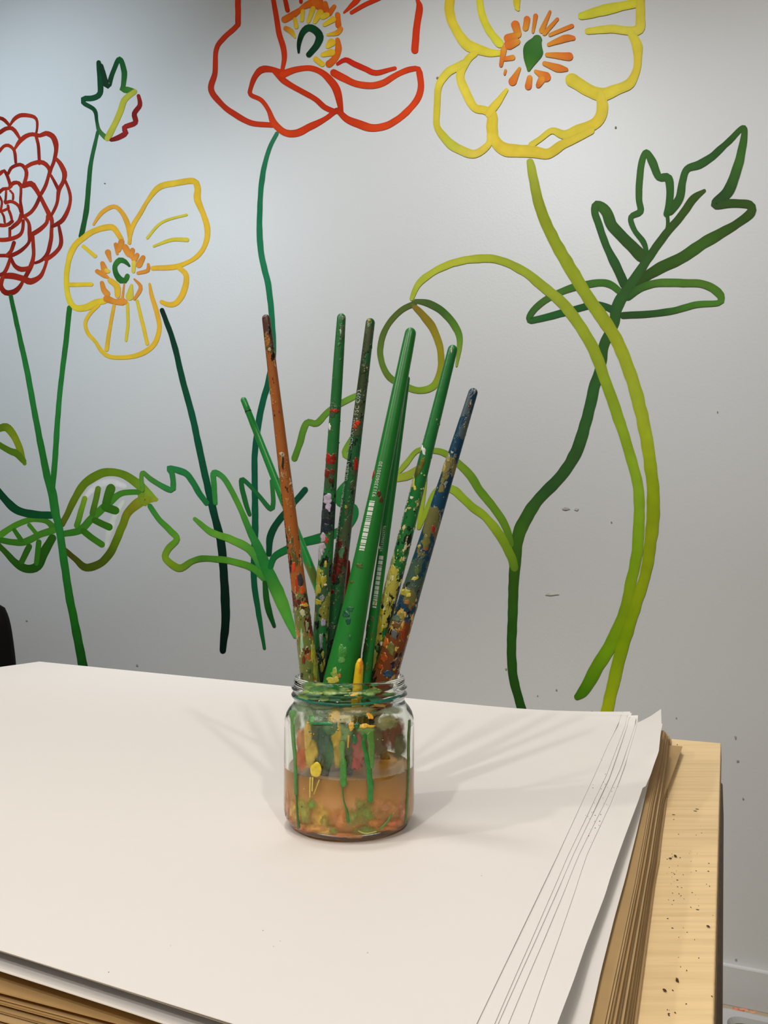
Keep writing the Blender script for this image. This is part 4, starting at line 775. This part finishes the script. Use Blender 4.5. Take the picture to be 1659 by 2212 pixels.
# ---------------------------------------------------------------- chair behind the table
M['black']=mat('black_plastic',(.003,.003,.003),.8,**{'Specular IOR Level':.15})
M['steel']=mat('black_steel',(.012,.012,.012),.35,.6)
cx=PY(37,1440,1.72); ctop=PY(5,1300,1.72).z
ch=empty('black_chair',(cx.x-.213,1.72,0)); tag(ch,'black chair with rounded back standing behind the table at the left','chair')
def panel(name,pts2,th,curve,org):
    """rounded outline in x,z with a curved back"""
    mb=MB(); v=[];f=[]; n=len(pts2); 
    for s in (0,1):
        v.append(Vector((0,th*s,sum(p[1] for p in pts2)/n)))
        for r in (.5,1):
            for x,z in pts2:
                zc=sum(p[1] for p in pts2)/n; xx=x*r; zz=zc+(z-zc)*r; v.append(Vector((xx,curve*xx*xx+th*s*(1 if r<1 else .75),zz)))
    m=1+2*n
    for s in (0,1):
        o=s*m
        for i in range(n):
            j=(i+1)%n; a=[(o,o+1+i,o+1+j),(o+1+i,o+1+n+i,o+1+n+j,o+1+j)]
            f+=[q[::-1] if s else q for q in a]
    for i in range(n): j=(i+1)%n; f.append((1+n+i,m+1+n+i,m+1+n+j,1+n+j))
    o=mesh_obj(name,[p+org for p in v],f,M['black'],ch); return o
bh=.42; zt_=ctop; ol=[]
for x,z in ((-.21,0),(-.222,.12),(-.228,.25),(-.215,.34),(-.198,.395),(-.175,.415),(-.1,.42),(0,.422),(.1,.42),(.175,.415),(.198,.395),(.215,.34),(.228,.25),(.222,.12),(.21,0),(.1,-.02),(0,-.025),(-.1,-.02)): ol.append((x,zt_-bh+z))
ol=[(p[0],p[1]) for p in catmull([(x,z,0) for x,z in ol]+[(ol[0][0],ol[0][1],0)],.012)[:-1]]
panel('backrest',ol,.02,-.9,Vector((0,0,0)))
v=[];f=[]
so=[(math.copysign(abs(math.cos(a))**.5,math.cos(a))*.22,math.copysign(abs(math.sin(a))**.5,math.sin(a))*.21) for a in [2*math.pi*i/32 for i in range(32)]]
for z,k in ((.41,.9),(.415,1),(.44,1),(.448,.92)): v+=[Vector((x*k,y*k+.24,z-.012*(1-k)*5)) for x,y in so]
for r in range(3):
    for i in range(32): j=(i+1)%32; f.append((r*32+i,r*32+j,(r+1)*32+j,(r+1)*32+i))
f.append(tuple(range(31,-1,-1))); f.append(tuple(range(96,128)))
mesh_obj('seat',v,f,M['black'],ch)
def tube(a,b_,r,name,par,m,seg=12):
    d=(b_-a); q=d.to_track_quat('Z','Y').to_matrix(); v=[a+q@Vector((r*math.cos(6.2832*i/seg),r*math.sin(6.2832*i/seg),z)) for z in (0,d.length) for i in range(seg)]
    f=[(i,(i+1)%seg,seg+(i+1)%seg,seg+i) for i in range(seg)]+[tuple(range(seg-1,-1,-1)),tuple(range(seg,2*seg))]
    return mesh_obj(name,v,f,m,par)
for sx in (-1,1):
    tube(Vector((sx*.2,.05,0)),Vector((sx*.185,.08,.412)),.011,'leg',ch,M['steel']); tube(Vector((sx*.2,.44,0)),Vector((sx*.185,.4,.412)),.011,'leg',ch,M['steel'])
    tube(Vector((sx*.18,.07,.40)),Vector((sx*.175,-.002,zt_-bh+.1)),.010,'back_post',ch,M['steel'])
# ---------------------------------------------------------------- things on the floor by the wall
a=PW(1480,2150); a.z=0
r0=.012
pole=empty('wooden_pole'); p1=UVW(0,0,0); u0=PZ(1556,2195,-T).dot(UV)
nn=WD-.012-r0-.033
pm=mat('raw_pine_pole',(.48,.40,.26),.6); g=N(pm); tc=g.n('ShaderNodeTexCoord'); n=g.n('ShaderNodeTexNoise',Scale=7.0,Detail=5.0); g.l(tc,'Object',n,'Vector')
cr=g.n('ShaderNodeValToRGB'); cr.color_ramp.elements[0].position=.52; cr.color_ramp.elements[0].color=(.48,.40,.26,1); cr.color_ramp.elements[1].position=.56; cr.color_ramp.elements[1].color=(.40,.30,.16,1); g.l(n,'Fac',cr,0); g.l(cr,0,g.b,'Base Color')
pole.location=UVW(u0+.3,nn,0); tag(pole,'pale wooden pole with red paint smears on the floor along the wall','pole')
o=tube(UVW(u0-.35,nn,r0),UVW(u0+1.1,nn,r0),r0,'pole_shaft',None,pm,24); adopt(o,pole)
mb=MB()
def polep(x,y,h):
    A=UVW(u0-.35,nn,r0); return hit(x,y,A,UV,lambda s:r0,h)
for x,y,rx,ry,c in ((1595,2185,13,6,'#8c4a34'),(1602,2192,17,6,'#7c3c26'),(1588,2180,9,4,'#985a44'),(1627,2186,8,3,'#9a6a4c'),(1612,2178,10,4,'#9a6450')):
    L=tuple(min(.8,q*2.6) for q in lin(c)); blob(mb,x,y,rx,ry,L,polep,.0004,.0002,jag=.4)
o=mb.build('paint_smear',M['wet'],None,True,True); adopt(o,pole); o['label']='faded red paint smears'
ut=PZ(1575,2212,-T).dot(UV); nt=nn-r0-.010
tray=empty('paint_tray',UVW(ut+.2,nt-.15,0)); tag(tray,'white plastic paint tray holding green paint on the floor','tray')
def rr_outline(w_,h_,r,n=6):
    o=[]
    for cx_,cy_,a0 in ((w_/2-r,h_/2-r,0),(-w_/2+r,h_/2-r,90),(-w_/2+r,-h_/2+r,180),(w_/2-r,-h_/2+r,270)):
        for i in range(n+1): a=R(a0+90*i/n); o.append((cx_+r*math.cos(a),cy_+r*math.sin(a)))
    return o
def basin(name,w_,h_,rings,m,cen):
    v=[];f=[]; n=None
    for (ins,z,r) in rings:
        o=rr_outline(w_-2*ins,h_-2*ins,max(.004,r)); n=len(o); v+=[UVW(cen[0]+x,cen[1]+y,z) for x,y in o]
    for k in range(len(rings)-1):
        for i in range(n): j=(i+1)%n; f.append((k*n+i,k*n+j,(k+1)*n+j,(k+1)*n+i))
    f.append(tuple(range((len(rings)-1)*n,len(rings)*n))); f.append(tuple(range(n-1,-1,-1)))
    return mesh_obj(name,v,f,m,None,False)
tc_=(ut+.155,nt-.125)
o=basin('tray_body',.36,.25,[(.012,0,.02),(.004,.026,.02),(0,.030,.025),(.006,.031,.022),(.022,.030,.03),(.028,.010,.03)],mat('white_plastic',(.62,.62,.64),.35),tc_); adopt(o,tray)
o=basin('green_paint',.36,.25,[(.0275,.011,.03),(.0265,.020,.03)],mat('olive_green_paint',lin('#5c7410'),.25),tc_); adopt(o,tray); o['label']='pool of olive green paint'
